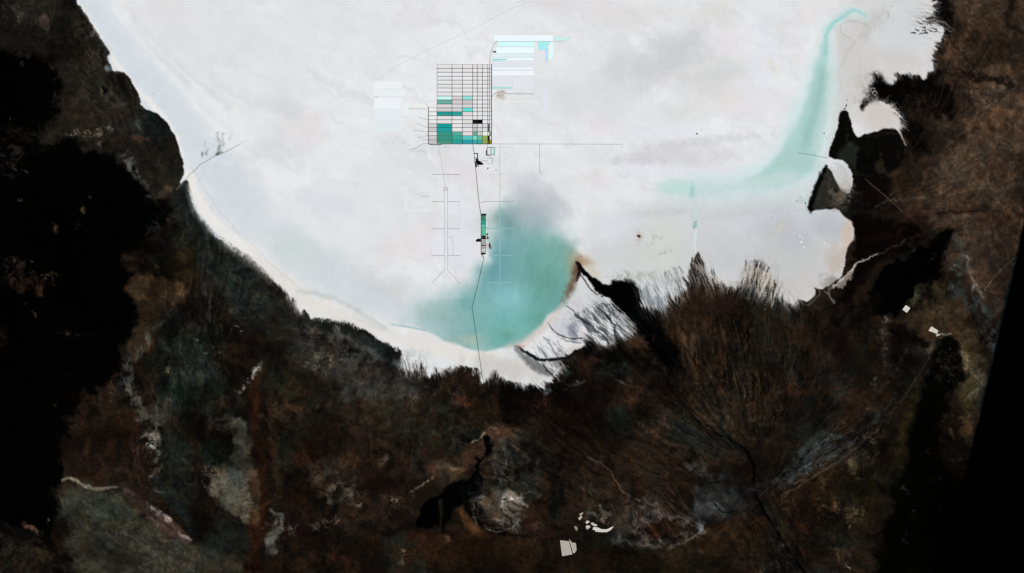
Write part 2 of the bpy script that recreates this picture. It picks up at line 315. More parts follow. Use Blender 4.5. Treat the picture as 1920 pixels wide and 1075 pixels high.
line([(487, 680), (480, 695), (470, 705), (458, 722), (450, 735)], [1.5, 4, 5, 5, 3], (150, 148, 142), .8, 5, 3, 7, 'mottle')
blob(660, 730, 22, 30, 10, (58, 56, 50), .7, .6, .6, 'fil'); blob(740, 735, 70, 20, 0, (48, 47, 42), .7, .7, .5, 'mottle')
# ---- south-centre to delta
poly([(1080, 470), (1130, 470), (1192, 515), (1205, 570), (1240, 620), (1262, 660), (1275, 700), (1255, 705), (1232, 680), (1210, 645), (1192, 620), (1165, 590), (1120, 570), (1076, 530)], BK, 1, 4, 4, 12)
line([(1010, 735), (1060, 745), (1080, 760)], [16, 20, 14], (4, 3, 3), .9, 10, 5, 18); blob(1150, 670, 50, 20, 0, (4, 3, 3), .8, .6, .5); blob(1105, 645, 20, 22, 0, BK, 1, .4, .4)
blob(1060, 800, 90, 50, 20, (16, 8, 5), .9, .7, .5); blob(1160, 800, 40, 30, 0, (14, 16, 12), .7, .6, .5); blob(1155, 780, 20, 22, 0, (20, 34, 28), .6, .6, .5)
blob(1000, 760, 40, 30, 20, (46, 26, 18), .8, .7, .6, 'fil'); blob(1110, 680, 20, 10, 0, (40, 24, 16), .8, .6, .4); blob(1190, 640, 22, 12, -10, (52, 36, 22), .8, .5, .5); blob(1080, 700, 30, 22, 0, (40, 24, 14), .6, .6, .6, 'mottle')
blob(1160, 690, 30, 20, 0, (24, 32, 28), .6, .6, .6, 'mottle'); blob(1080, 720, 13, 4, -30, (66, 72, 68), .8, .5, .5); blob(1030, 738, 12, 5, -10, (66, 74, 72), .8, .5, .5); blob(1160, 722, 8, 3, 25, (96, 100, 98), .8, .5, .5); blob(1066, 700, 9, 5, 0, (36, 60, 52), .6, .5, .6)
line([(1205, 640), (1222, 660), (1230, 690), (1225, 710)], [5, 6, 5, 4], (60, 46, 34), .6, 5, 3, 10, 'fil'); blob(1200, 740, 50, 30, 30, (48, 30, 17), .8, .6, .6, 'fil'); blob(1260, 760, 40, 40, 30, (50, 33, 18), .8, .6, .6, 'fil')
blob(1290, 600, 60, 70, 0, (44, 27, 14), .85, .7, .5, 'streak', 88); blob(1290, 660, 26, 70, 5, (58, 40, 25), .7, .7, .5, 'streak', 86); blob(1340, 620, 30, 80, 0, (36, 20, 12), .8, .7, .5, 'streak', 90)
blob(1400, 640, 60, 60, 0, (36, 26, 14), .7, .7, .5, 'streak', 92); blob(1385, 690, 20, 24, 0, (10, 20, 16), .8, .6, .6, 'streak', 90)
blob(1400, 740, 60, 50, 0, (48, 36, 21), .8, .7, .5, 'streak', 85); blob(1500, 640, 60, 70, 0, (36, 24, 14), .8, .7, .5, 'streak', 95); blob(1470, 690, 90, 22, 0, (20, 22, 16), .6, .7, .7, 'streak', 4)
blob(1500, 740, 60, 26, 0, (62, 30, 15), .7, .7, .5, 'mottle'); blob(1420, 800, 50, 40, 0, (42, 32, 20), .7, .7, .6, 'fil'); blob(1340, 740, 60, 40, 40, (46, 34, 21), .8, .7, .6, 'fil'); blob(1360, 800, 60, 26, 30, (52, 38, 24), .7, .7, .6, 'fil')
blob(1230, 830, 60, 34, 30, (46, 30, 18), .8, .7, .6, 'fil'); blob(1180, 880, 70, 40, 20, (40, 24, 14), .8, .7, .6, 'fil'); blob(1210, 805, 26, 5, 22, (86, 64, 44), .7, .6, .6, 'fil')
blob(1275, 800, 34, 9, 30, (24, 28, 26), .8, .6, .5); blob(1290, 830, 40, 12, 30, (22, 26, 22), .8, .6, .5); blob(1240, 790, 30, 4, 30, (70, 70, 66), .5, .6, .6, 'fil'); blob(1305, 880, 30, 16, 20, (72, 74, 72), .6, .6, .7, 'fil')
line([(1100, 855), (1120, 865), (1145, 880), (1155, 905), (1170, 925), (1200, 940)], [1, 1.2, 1.3, 1.2, 2, 1.5], (84, 70, 58), .8, 1.2, 1.5, 7)
poly([(1310, 905), (1345, 885), (1385, 900), (1400, 940), (1395, 965), (1350, 975), (1310, 985), (1290, 960), (1300, 930)], (46, 50, 51), .85, 18, 8, 22, None)
blob(1365, 940, 30, 28, 0, (66, 73, 76), .6, .8, .6, 'fil'); blob(1345, 892, 26, 8, 5, (74, 80, 82), .7, .6, .5, 'fil'); line([(1330, 905), (1360, 902), (1372, 904)], 2, (10, 12, 12), .8, 2, 1, 8)
line([(1340, 945), (1350, 958), (1365, 962), (1378, 957), (1390, 965)], 1, (6, 8, 8), .9, 1, 1, 8)
poly([(1170, 930), (1220, 935), (1270, 960), (1320, 985), (1330, 995), (1290, 1015), (1240, 1035), (1200, 1020), (1185, 980)], (60, 50, 44), .9, 10, 6, 14, 'mottle')
blob(1210, 960, 26, 30, -30, (78, 66, 60), .7, .6, .6, 'fil'); poly([(1215, 975), (1240, 970), (1270, 980), (1283, 998), (1265, 1008), (1230, 1008), (1212, 995)], (36, 19, 10), .9, 4, 3, 7)
blob(1248, 1025, 40, 9, -20, (82, 76, 68), .8, .6, .6, 'mottle'); line([(1180, 1020), (1240, 1030), (1300, 1008), (1330, 995)], [3, 4, 3, 2], (92, 86, 78), .6, 4, 2, 9, 'mottle'); blob(1318, 990, 10, 12, -20, (86, 94, 100), .6, .6, .5)
blob(1190, 940, 6, 50, 8, (10, 8, 6), .6, .6, .5)
poly([(1200, 1036), (1260, 1028), (1340, 996), (1410, 965), (1440, 960), (1440, 1075), (1180, 1120), (1150, 1040)], (36, 25, 14), .8, 10, 6, 20); blob(1390, 985, 34, 20, -10, (62, 32, 12), .8, .6, .6, 'mottle'); blob(1350, 1030, 50, 30, 0, (44, 26, 11), .7, .7, .6, 'fil')
blob(1420, 1050, 30, 30, 0, (66, 52, 40), .7, .7, .7, 'speck'); blob(1100, 925, 46, 40, 0, (46, 40, 30), .8, .7, .6, 'mottle'); blob(1000, 930, 30, 30, 0, (30, 28, 22), .7, .6, .6, 'mottle'); blob(1005, 970, 28, 24, 0, (44, 24, 14), .9, .5, .6, 'mottle')
blob(1005, 985, 16, 12, 0, (72, 52, 42), .7, .6, .8, 'fil'); blob(1042, 960, 15, 24, -10, (10, 14, 13), .85, .6, .5); blob(1058, 972, 8, 14, 0, (30, 36, 34), .6, .6, .7, 'fil'); blob(1000, 1010, 60, 12, -6, (46, 26, 14), .7, .6, .6, 'fil')
blob(1127, 963, 26, 14, -15, (88, 86, 74), .7, .6, .7, 'mottle'); blob(1135, 977, 16, 10, 0, (150, 120, 104), .8, .6, .8, 'speck'); blob(1165, 980, 20, 30, 0, (50, 44, 36), .7, .6, .5); blob(1140, 1005, 14, 10, 0, (24, 36, 42), .8, .6, .7, 'mottle')
blob(1170, 1010, 16, 14, 0, (64, 66, 62), .7, .6, .7, 'fil'); blob(1100, 1000, 40, 26, 0, (16, 14, 9), .8, .6, .5); blob(1110, 1050, 80, 24, 0, (24, 14, 6), .7, .6, .5)
blob(1300, 1060, 70, 20, 0, (22, 18, 10), .8, .7, .5); blob(1180, 1052, 50, 10, 0, (52, 40, 30), .6, .6, .7, 'fil')
# rivers of the delta
RIV = [(1238, 690), (1246, 700), (1255, 725), (1272, 748), (1290, 765), (1300, 782), (1320, 795), (1345, 812), (1375, 828), (1400, 845), (1410, 862), (1415, 885), (1411, 915), (1425, 945), (1437, 968), (1455, 990), (1466, 1015), (1485, 1042), (1502, 1062), (1515, 1085)]
line([(1330, 700), (1338, 730), (1350, 760), (1352, 790), (1356, 815), (1385, 840)], [1, 2, 3, 3, 4, 5], (10, 12, 9), .85, 3, 3, 12)
line([(1390, 720), (1395, 780), (1380, 820)], 1.5, (14, 15, 11), .7, 3, 3, 12)
line([(1300, 785), (1330, 812), (1360, 830), (1400, 850)], [3, 7, 8, 6], (12, 13, 10), .8, 5, 3, 12)
line(RIV, [.8, 1.1, 1.1, 1, 1.1, 1.2, 1.2, 1.4, 1.7, 2, 2.2, 2.2, 2.2, 2.4, 2.6, 2.2, 2.2, 2.6, 2.4, 2.4], (3, 3, 4), 1, 1.4, 1.5, 11)
# blue-grey fan to the north-east
line([(1405, 915), (1440, 915), (1470, 900), (1520, 850), (1570, 830), (1620, 795), (1660, 760)], [8, 10, 14, 26, 16, 8, 3], (42, 46, 46), .85, 9, 6, 18, 'mottle')
line([(1460, 902), (1500, 880), (1560, 845), (1600, 820)], [8, 9, 8, 4], (60, 65, 66), .6, 5, 3, 10, 'fil'); blob(1530, 830, 40, 34, -40, (52, 55, 54), .6, .8, .6, 'fil'); blob(1500, 830, 40, 26, -40, (26, 32, 28), .7, .7, .5, 'fil')
line([(1455, 920), (1465, 890), (1490, 880), (1505, 860), (1520, 840)], 1, (8, 9, 8), .8, 1.2, 2, 8); line([(1470, 925), (1530, 880), (1590, 840), (1640, 780)], [3, 4, 3, 2], (64, 46, 34), .7, 4, 3, 12, 'mottle')
line([(1700, 650), (1670, 710), (1640, 745), (1600, 795)], [2, 3, 3, 3], (72, 66, 54), .7, 3, 2, 9, 'mottle')
blob(1610, 760, 60, 30, -40, (50, 32, 18), .85, .7, .5); blob(1560, 900, 70, 34, -35, (46, 29, 15), .85, .7, .5); blob(1530, 940, 60, 40, 0, (46, 28, 14), .8, .7, .5, 'mottle'); blob(1500, 1000, 60, 50, 20, (40, 24, 13), .8, .7, .6, 'mottle')
blob(1590, 920, 44, 30, -30, (26, 24, 14), .85, .6, .5); blob(1560, 1020, 50, 24, 0, (22, 22, 15), .85, .6, .5); blob(1620, 960, 26, 110, 8, (24, 21, 11), .8, .7, .5)
line([(1620, 820), (1640, 830), (1650, 815)], 4, (110, 84, 52), .7, 4, 4, 6, 'speck'); blob(1625, 855, 26, 16, -20, (84, 70, 44), .7, .7, .8, 'mottle'); blob(1615, 880, 18, 14, 0, (96, 82, 48), .8, .7, .8, 'mottle'); blob(1635, 865, 18, 12, 0, (70, 56, 36), .7, .6, .7, 'fil')
blob(1560, 950, 26, 12, 20, (92, 74, 46), .8, .6, .8, 'speck'); blob(1600, 965, 24, 16, 20, (104, 88, 50), .85, .7, .8, 'mottle'); blob(1598, 962, 16, 10, 10, (100, 82, 48), .7, .6, .6, 'mottle'); blob(1570, 890, 14, 5, -30, (96, 76, 50), .7, .6, .8, 'speck')
blob(1470, 950, 26, 20, 20, (70, 52, 36), .7, .7, .8, 'speck'); blob(1450, 1010, 14, 26, -30, (58, 58, 54), .8, .6, .5, 'fil'); blob(1480, 1050, 16, 24, -30, (52, 54, 52), .6, .6, .5, 'fil'); blob(1565, 1040, 24, 22, 20, (80, 60, 40), .7, .7, .8, 'fil')
blob(1588, 1068, 6, 6, 0, (176, 168, 150), .9, .5, .6, 'mottle'); blob(1540, 1050, 60, 20, 0, (40, 20, 10), .6, .7, .6, 'mottle')
# ---- east
poly([(1740, -60), (2100, -60), (2100, 500), (1880, 620), (1800, 520), (1760, 430), (1700, 420), (1670, 350), (1720, 200), (1760, 120)], (56, 41, 29), .95, 26, 14, 40)
blob(1840, 120, 80, 100, 0, (66, 49, 35), .8, .7, .6, 'fil'); blob(1800, 250, 80, 70, 20, (74, 56, 41), .85, .7, .6, 'fil'); blob(1820, 340, 80, 60, 0, (70, 52, 38), .8, .7, .6, 'fil'); blob(1880, 260, 60, 80, 0, (64, 47, 33), .8, .7, .6, 'mottle')
blob(1880, 60, 60, 60, 0, (36, 24, 15), .8, .7, .6, 'fil'); blob(1860, 190, 60, 40, 0, (76, 54, 36), .6, .8, .8, 'speck'); blob(1850, 60, 60, 50, 20, (64, 46, 30), .6, .8, .6, 'fil'); blob(1900, 330, 26, 50, 0, (66, 50, 36), .5, .7, .6, 'streak', 90)
line([(1800, 130), (1830, 150), (1860, 150), (1900, 160)], [3, 6, 5, 6], (12, 7, 5), .8, 4, 5, 14); line([(1900, 0), (1885, 50), (1910, 60)], 6, (10, 7, 5), .6, 5, 5, 14)
blob(1770, 110, 26, 34, 20, (72, 52, 36), .6, .7, .7, 'fil'); line([(1783, 75), (1800, 100), (1820, 120), (1838, 145)], 1.5, (20, 10, 8), .8, 2, 2, 9)
poly([(1745, -60), (1800, -60), (1795, 40), (1775, 60), (1760, 130), (1775, 145), (1800, 175), (1795, 215), (1760, 210), (1730, 240), (1740, 290), (1700, 300), (1690, 240), (1650, 190), (1630, 140), (1740, 130)], (5, 4, 3), .9, 14, 10, 20)
blob(1725, 190, 46, 26, 30, (46, 34, 24), .75, .8, .7, 'fil'); blob(1700, 290, 40, 30, 0, (34, 22, 15), .7, .8, .6, 'mottle'); blob(1790, 80, 30, 46, 10, (44, 29, 19), .6, .7, .6, 'streak', 70); blob(1770, 150, 28, 10, 20, (66, 42, 28), .6, .7, .6, 'fil'); blob(1755, 240, 40, 28, 10, (44, 30, 22), .8, .7, .6, 'fil')
blob(1700, 330, 60, 40, 10, (46, 28, 16), .8, .7, .5, 'mottle'); blob(1640, 370, 44, 44, 0, (9, 5, 4), .9, .6, .5); blob(1710, 345, 18, 14, 0, (54, 38, 24), .7, .6, .6); blob(1730, 400, 60, 30, -10, (44, 30, 22), .8, .7, .6, 'fil')
poly([(1590, 400), (1680, 420), (1740, 430), (1690, 470), (1640, 500), (1600, 560), (1560, 580), (1600, 480)], (8, 4, 3), .95, 9, 7, 16); blob(1690, 430, 60, 14, -25, (40, 20, 12), .6, .7, .7, 'fil')
line([(1640, 480), (1700, 450), (1750, 430), (1795, 405), (1795, 395)], [1, 1.3, 1.3, 1.5, 1.3], (64, 54, 46), .6, 1.5, 2.5, 9); blob(1870, 400, 44, 50, 0, (36, 22, 12), .7, .7, .5, 'mottle'); line([(1755, 400), (1800, 398), (1850, 395)], 2, (12, 8, 6), .7, 2.5, 2, 9)
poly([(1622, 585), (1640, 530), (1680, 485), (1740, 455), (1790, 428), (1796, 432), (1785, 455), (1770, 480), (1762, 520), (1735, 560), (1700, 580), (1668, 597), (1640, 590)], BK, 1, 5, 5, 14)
line([(1640, 560), (1620, 590), (1600, 610)], 12, (10, 7, 5), .8, 8, 4, 16); blob(1748, 478, 5, 6, 0, (84, 80, 62), .8, .6, .7, 'mottle'); blob(1705, 472, 10, 3, -40, (70, 68, 58), .5, .6, .7)
line([(1796, 440), (1800, 480), (1790, 520), (1800, 560)], [8, 14, 14, 10], (52, 56, 50), .85, 8, 4, 16, 'mottle'); line([(1812, 480), (1818, 510), (1830, 540), (1845, 560)], [2, 3, 3, 2], (98, 92, 80), .7, 2.5, 2, 8)
blob(1845, 490, 34, 50, 10, (58, 46, 38), .85, .6, .5, 'mottle'); blob(1828, 543, 8, 5, -40, (130, 124, 112), .8, .6, .6); blob(1760, 550, 26, 30, 0, (44, 40, 24), .7, .6, .6, 'fil')
poly([(1690, 590), (1760, 560), (1800, 560), (1830, 600), (1830, 680), (1800, 700), (1740, 660), (1700, 640)], (50, 37, 23), .9, 9, 6, 20); blob(1785, 595, 40, 40, 0, (70, 52, 34), .6, .7, .7, 'fil'); blob(1718, 560, 22, 14, -40, (70, 62, 38), .8, .6, .5)
line([(1790, 545), (1820, 560), (1850, 590), (1868, 625), (1862, 660)], [10, 12, 12, 12, 8], (44, 51, 50), .9, 8, 4, 20, 'mottle'); blob(1870, 560, 26, 40, -20, (46, 32, 26), .9, .5, .5, 'fil'); blob(1845, 620, 14, 34, -20, (52, 58, 56), .6, .7, .6, 'streak', 60)
blob(1820, 640, 26, 40, 0, (56, 42, 24), .7, .7, .6, 'fil'); blob(1815, 680, 30, 50, 0, (50, 42, 24), .9, .6, .4); blob(1806, 672, 9, 18, -20, (96, 88, 60), .8, .6, .5); blob(1825, 710, 34, 14, 10, (92, 84, 66), .7, .7, .7, 'fil'); blob(1822, 740, 24, 30, 0, (50, 42, 22), .9, .6, .4)
blob(1835, 725, 14, 30, -15, (98, 92, 74), .6, .7, .7, 'fil'); blob(1800, 790, 34, 30, 0, (70, 50, 26), .7, .7, .7, 'mottle'); blob(1781, 813, 8, 8, 0, (110, 88, 60), .9, .4, .4); blob(1815, 830, 24, 24, 0, (46, 36, 18), .8, .6, .6, 'fil'); blob(1790, 870, 30, 60, 0, (14, 12, 7), .8, .7, .5)
line([(1660, 600), (1655, 640), (1665, 690), (1650, 730)], [10, 10, 7, 4], (64, 50, 38), .7, 5, 4, 12, 'fil'); blob(1658, 615, 12, 20, 0, (96, 84, 72), .6, .7, .7, 'fil'); line([(1655, 690), (1640, 710), (1633, 722)], [3, 3, 2], (112, 100, 90), .7, 3, 2, 8, 'mottle')
poly([(1670, 596), (1690, 605), (1740, 645), (1735, 655), (1690, 650), (1672, 640)], (6, 4, 3), .9, 5, 3, 12); blob(1750, 650, 20, 8, -30, (70, 60, 42), .7, .6, .6); blob(1690, 640, 20, 34, 30, (10, 7, 5), .7, .6, .5)
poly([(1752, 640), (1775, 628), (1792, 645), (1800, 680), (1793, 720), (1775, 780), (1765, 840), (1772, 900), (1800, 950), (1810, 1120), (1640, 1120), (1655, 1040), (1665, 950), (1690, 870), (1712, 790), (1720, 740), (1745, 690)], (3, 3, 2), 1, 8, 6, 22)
blob(1700, 790, 16, 90, 12, (36, 32, 12), .8, .8, .3); blob(1640, 900, 16, 60, 5, (34, 28, 12), .7, .8, .3); blob(1780, 655, 8, 12, 0, (60, 50, 34), .7, .6, .7, 'speck'); blob(1770, 690, 16, 34, 0, (40, 38, 26), .6, .7, .8, 'speck')
for bx, by in ((1742, 845), (1755, 900), (1700, 920), (1768, 890), (1780, 925), (1775, 920), (1750, 905), (1708, 955), (1700, 1010), (1790, 860), (1765, 960)): blob(bx, by, 6, 8, 20, (44, 38, 28), .8, .7, .8, 'speck')
blob(1790, 900, 40, 60, 0, (14, 11, 6), .5, .7, .8, 'mottle')
line([(1622, 336), (1690, 395)], .3, (110, 98, 82), .5, .9, 0); line([(1690, 395), (1712, 410)], .4, (80, 66, 54), .5, .9, 0)
line([(1640, 388), (1660, 380), (1672, 374), (1690, 378), (1700, 370), (1735, 370)], 1.2, (84, 72, 60), .7, 1.6, 2, 7)
line([(1845, 545), (1868, 515), (1900, 485)], .8, (112, 96, 80), .7, 1.2, .6); line([(1755, 625), (1775, 628), (1783, 626)], 1.2, (150, 140, 122), .7, 1.5, 1); line([(1742, 655), (1700, 740), (1640, 800), (1590, 850)], 1, (78, 66, 46), .6, 1.6, 2, 9, 'mottle')
for lx in (1762, 1775): line([(lx, 50), (lx + 20, 85), (lx + 45, 105)], .8, (64, 44, 32), .6, 1.2, 2, 9)

# overall grain of the land: filaments, crusts, dry stream threads
gx = X + 6 * fbm(X, Y, 22, 3, 3); gy = Y + 6 * fbm(X, Y, 22, 3, 8)
g1 = fbm(gx, gy, 16, 4, 4, .65); g2 = ridge(gx, gy, 15, 3, 6); g3 = fbm(X, Y, 3.0, 3, 12, .8)
ta_ = .3 + .9 * sst(-.1, .9, fbm(X, Y, 70, 3, 10)); tb_ = .35 + .9 * sst(-.1, .9, fbm(X, Y, 55, 3, 3))
g5 = ridge(X + 9 * f3, Y + 9 * f2, 7, 2, 3)
def bm(cx, cy, rx, ry, ang=0):
    c, s_ = math.cos(math.radians(ang)), math.sin(math.radians(ang))
    u = ((X - cx) * c + (Y - cy) * s_) / rx; v = (-(X - cx) * s_ + (Y - cy) * c) / ry
    return np.exp(-(u * u + v * v) ** 1.5).astype(np.float32)
def radial(fx, fy, k, rs_, seed):
    dx, dy = X + 7 * fbm(X, Y, 40, 2, seed) - fx, Y + 7 * fbm(X, Y, 40, 2, seed + 3) - fy
    th = np.arctan2(dy, dx); r_ = np.hypot(dx, dy)
    return 1.3 * (.6 * (1 - 2.2 * np.abs(vn(th * k, r_ / rs_, seed))) + .5 * vn(th * k * 2.3 + 5, r_ / rs_ * 1.7, seed + 1) + .35 * vn(th * k * 5 + 9, r_ / rs_ * 3, seed + 2))
FL = bm(1260, 740, 240, 170, 35) * radial(1440, 930, 34, 70, 3) * .3 + bm(1420, 660, 200, 110) * aniso(X, Y, 92, 2.2, 34, 5, 3, 4) * .24 \
    + bm(1540, 850, 130, 50, -35) * aniso(X, Y, -36, 3, 40, 7, 3, 5) * .4 + bm(400, 600, 110, 260) * aniso(X, Y, 80, 5, 90, 2, 3, 8) * .28 + bm(210, 130, 80, 160, -20) * aniso(X, Y, 66, 5, 60, 4, 3, 7) * .28 \
    + bm(1240, 980, 120, 60, 20) * radial(1080, 820, 24, 80, 6) * .35 + bm(1830, 250, 150, 280) * ridge(X + 14 * vn(X / 30, Y / 30, 2), Y + 14 * vn(X / 30, Y / 30, 6), 18, 4, 8) * .3 \
    + bm(1010, 850, 130, 120) * aniso(X, Y, 30, 3.4, 50, 9, 3, 5) * .3 + bm(1530, 1000, 120, 90, -30) * ridge(gx, gy, 14, 4, 3) * .3 + bm(1450, 1010, 60, 100, -30) * aniso(X, Y, 58, 3, 40, 1, 3, 4) * .35 \
    + bm(300, 760, 70, 160) * aniso(X, Y, 84, 3.6, 34, 6, 3, 6) * .25 + bm(250, 990, 150, 100) * aniso(X, Y, 30, 6, 60, 12, 3, 8) * .2
E = np.exp(.19 * g1 + .13 * g2 * ta_ + .13 * g3 * tb_ + .13 * g5 * ta_ + FL - .04)
C *= E[..., None]
hue = fbm(gx, gy, 26, 3, 13)[..., None]
C *= 1 + hue * np.array([.07, 0, -.06], np.float32)
def fingers(path, a0, a1, L0, L1, n, colr, seed, w=(.3, 1.0), al=(.4, .9), back=4, var=18):
    rr = np.random.RandomState(seed); m_ = len(path) - 1
    for k in range(n):
        t = rr.rand() * m_; i = min(int(t), m_ - 1); f = t - i
        sx = path[i][0] + (path[i + 1][0] - path[i][0]) * f; sy = path[i][1] + (path[i + 1][1] - path[i][1]) * f
        th = math.radians(a0 + (a1 - a0) * t / m_ + rr.randn() * 7); L_ = L0 + (L1 - L0) * rr.rand() ** 1.5; bend = rr.randn() * .22
        dx, dy = math.cos(th), math.sin(th); sx -= dx * rr.rand() * back; sy -= dy * rr.rand() * back
        v = rr.randn() * var; ww = w[0] + (w[1] - w[0]) * rr.rand() ** 2
        pts_ = [(sx, sy)]
        for q in (.3, .6, 1.): pts_.append((sx + dx * L_ * q - dy * L_ * bend * q * (1 - q) * 3 + rr.randn() * .5, sy + dy * L_ * q + dx * L_ * bend * q * (1 - q) * 3))
        line(pts_, [ww, ww * .9, ww * .6, .1], tuple(np.clip(np.array(colr) + v, 0, 240)), al[0] + (al[1] - al[0]) * rr.rand(), .7, .5, 6)
# crisp late features of the land: gullies, braided threads, crusts and ridge lines
def threads(x0, x1, y0, y1, fx, fy, n, frac, seed, cols, w=.35, al=(.25, .6)):
    rr = np.random.RandomState(seed)
    for k in range(n):
        sx, sy = x0 + rr.rand() * (x1 - x0), y0 + rr.rand() * (y1 - y0)
        f = frac * (.4 + rr.rand()); d = math.hypot(fx - sx, fy - sy); pts_ = []
        ph = rr.rand() * 6; am = 2 + rr.rand() * 5
        for q in np.linspace(0, min(f, .97), 7):
            o = am * math.sin(ph + q * 9) * (1 - q)
            pts_.append((sx + (fx - sx) * q - (fy - sy) / d * o, sy + (fy - sy) * q + (fx - sx) / d * o))
        c = cols[rr.randint(len(cols))]
        line(pts_, [w * .5] * 2 + [w] * 3 + [w * .7] * 2, c, al[0] + (al[1] - al[0]) * rr.rand(), .75, 1.2, 8)
PALE = [(72, 54, 38), (62, 50, 38), (70, 66, 58)]; DK = [(5, 4, 3), (9, 7, 5)]
threads(1180, 1330, 650, 800, 1412, 880, 34, .7, 1, PALE + DK); threads(1290, 1480, 580, 700, 1418, 880, 50, .5, 2, PALE + DK + DK, .4); threads(1480, 1640, 580, 720, 1430, 900, 26, .5, 3, PALE + DK)
threads(1120, 1240, 760, 880, 1400, 960, 26, .5, 4, PALE + DK); threads(1500, 1650, 760, 860, 1420, 935, 36, .7, 5, [(84, 88, 88), (70, 74, 74), (10, 12, 12)], .5, (.3, .7))
threads(1430, 1620, 930, 1060, 1440, 900, 26, .4, 6, [(74, 58, 42), (8, 6, 5)]); threads(1180, 1300, 880, 960, 1330, 1000, 24, .7, 7, [(92, 78, 68), (70, 60, 52), (14, 9, 6)], .5)
threads(340, 470, 380, 560, 330, 900, 40, .3, 8, [(52, 56, 50), (44, 44, 36), (10, 13, 12)], .6, (.2, .5)); threads(130, 300, 20, 160, 330, 300, 36, .35, 9, [(56, 54, 44), (48, 38, 26), (8, 8, 7)], .6, (.25, .55)); threads(130, 340, 920, 1060, 520, 1140, 36, .25, 10, [(60, 58, 46), (32, 32, 24)], .7, (.2, .5))
threads(1760, 1900, 20, 200, 1700, 330, 40, .4, 11, [(86, 64, 46), (14, 9, 6)], .5); threads(1700, 1880, 200, 420, 1600, 420, 50, .3, 12, [(92, 70, 52), (18, 12, 8)], .6)
threads(960, 1100, 740, 840, 1180, 930, 34, .45, 13, [(58, 38, 26), (50, 44, 36), (6, 4, 3)], .5); threads(560, 860, 720, 900, 700, 1200, 60, .12, 14, [(58, 46, 32), (48, 48, 36), (10, 8, 5)], .6)
line([(1478, 905), (1510, 885), (1560, 858), (1600, 828), (1640, 790), (1672, 755), (1690, 715)], [3, 5, 5, 4, 3, 2, 1], (80, 84, 84), .6, 3, 2, 10, 'fil'); line([(1470, 930), (1530, 890), (1590, 855), (1650, 800), (1700, 742), (1745, 662)], [.8, 1.4, 1.2, 1, .9, .6], (92, 80, 62), .6, 1.6, 2, 8)
line([(1662, 596), (1656, 640), (1662, 680), (1650, 712), (1638, 728)], [2, 4, 3, 3, 1], (118, 102, 90), .65, 2.5, 3, 6, 'fil'); line([(1540, 700), (1600, 740), (1560, 800), (1500, 850)], 4, (30, 34, 30), .5, 6, 5, 16)
for rr_ in (40, 33, 26): line([(932 + rr_ * 1.15 * math.cos(t_), 958 + rr_ * math.sin(t_)) for t_ in np.linspace(.3, 3.5, 9)], 1.6 if rr_ == 40 else 1, (122, 118, 106) if rr_ == 40 else (84, 76, 64), .6, 2, 2, 7, 'mottle')
line([(930, 838), (924, 860), (926, 884), (938, 898)], 1.6, (76, 74, 66), .4, 3, 2.5, 7); line([(944, 836), (956, 852), (962, 876), (958, 900)], 1.8, (74, 74, 68), .4, 3, 2.5, 7)
line([(1182, 932), (1188, 960), (1195, 990), (1190, 1015)], 2, (98, 86, 76), .5, 3, 3, 8, 'fil'); line([(1214, 1022), (1250, 1030), (1292, 1012), (1322, 996)], 2, (112, 104, 96), .6, 2.4, 2, 7, 'mottle')
line([(1440, 545), (1400, 600), (1395, 660)], 1, (60, 44, 30), .4, 1.5, 3, 9); line([(1350, 600), (1362, 650), (1356, 700)], 1, (70, 52, 36), .5, 1.2, 3, 9); line([(1300, 590), (1305, 640), (1290, 690), (1310, 730)], 1, (76, 56, 40), .5, 1.2, 3, 9)
gm = C.mean(-1, keepdims=True); C = gm + (C - gm) * .78; C *= (1.12 * (1 - .38 * sst(-.1, .9, fbm(wX, wY, 75, 4, 11))))[..., None]
# end of the surveyed strip: no data beyond it, so the ground colour is scaled to near black
edge = (1892 - .2333 * (Y - 540)) - X + 1.0 * fbm(X, Y, 30, 2, 3)
inside = sst(-1.5, 4, edge) * (1 - sst(840, 930, Y + .35 * (1800 - X)) * sst(1700, 1790, X))
C *= np.clip(inside, .02, 1)[..., None]
LAND_IN = inside

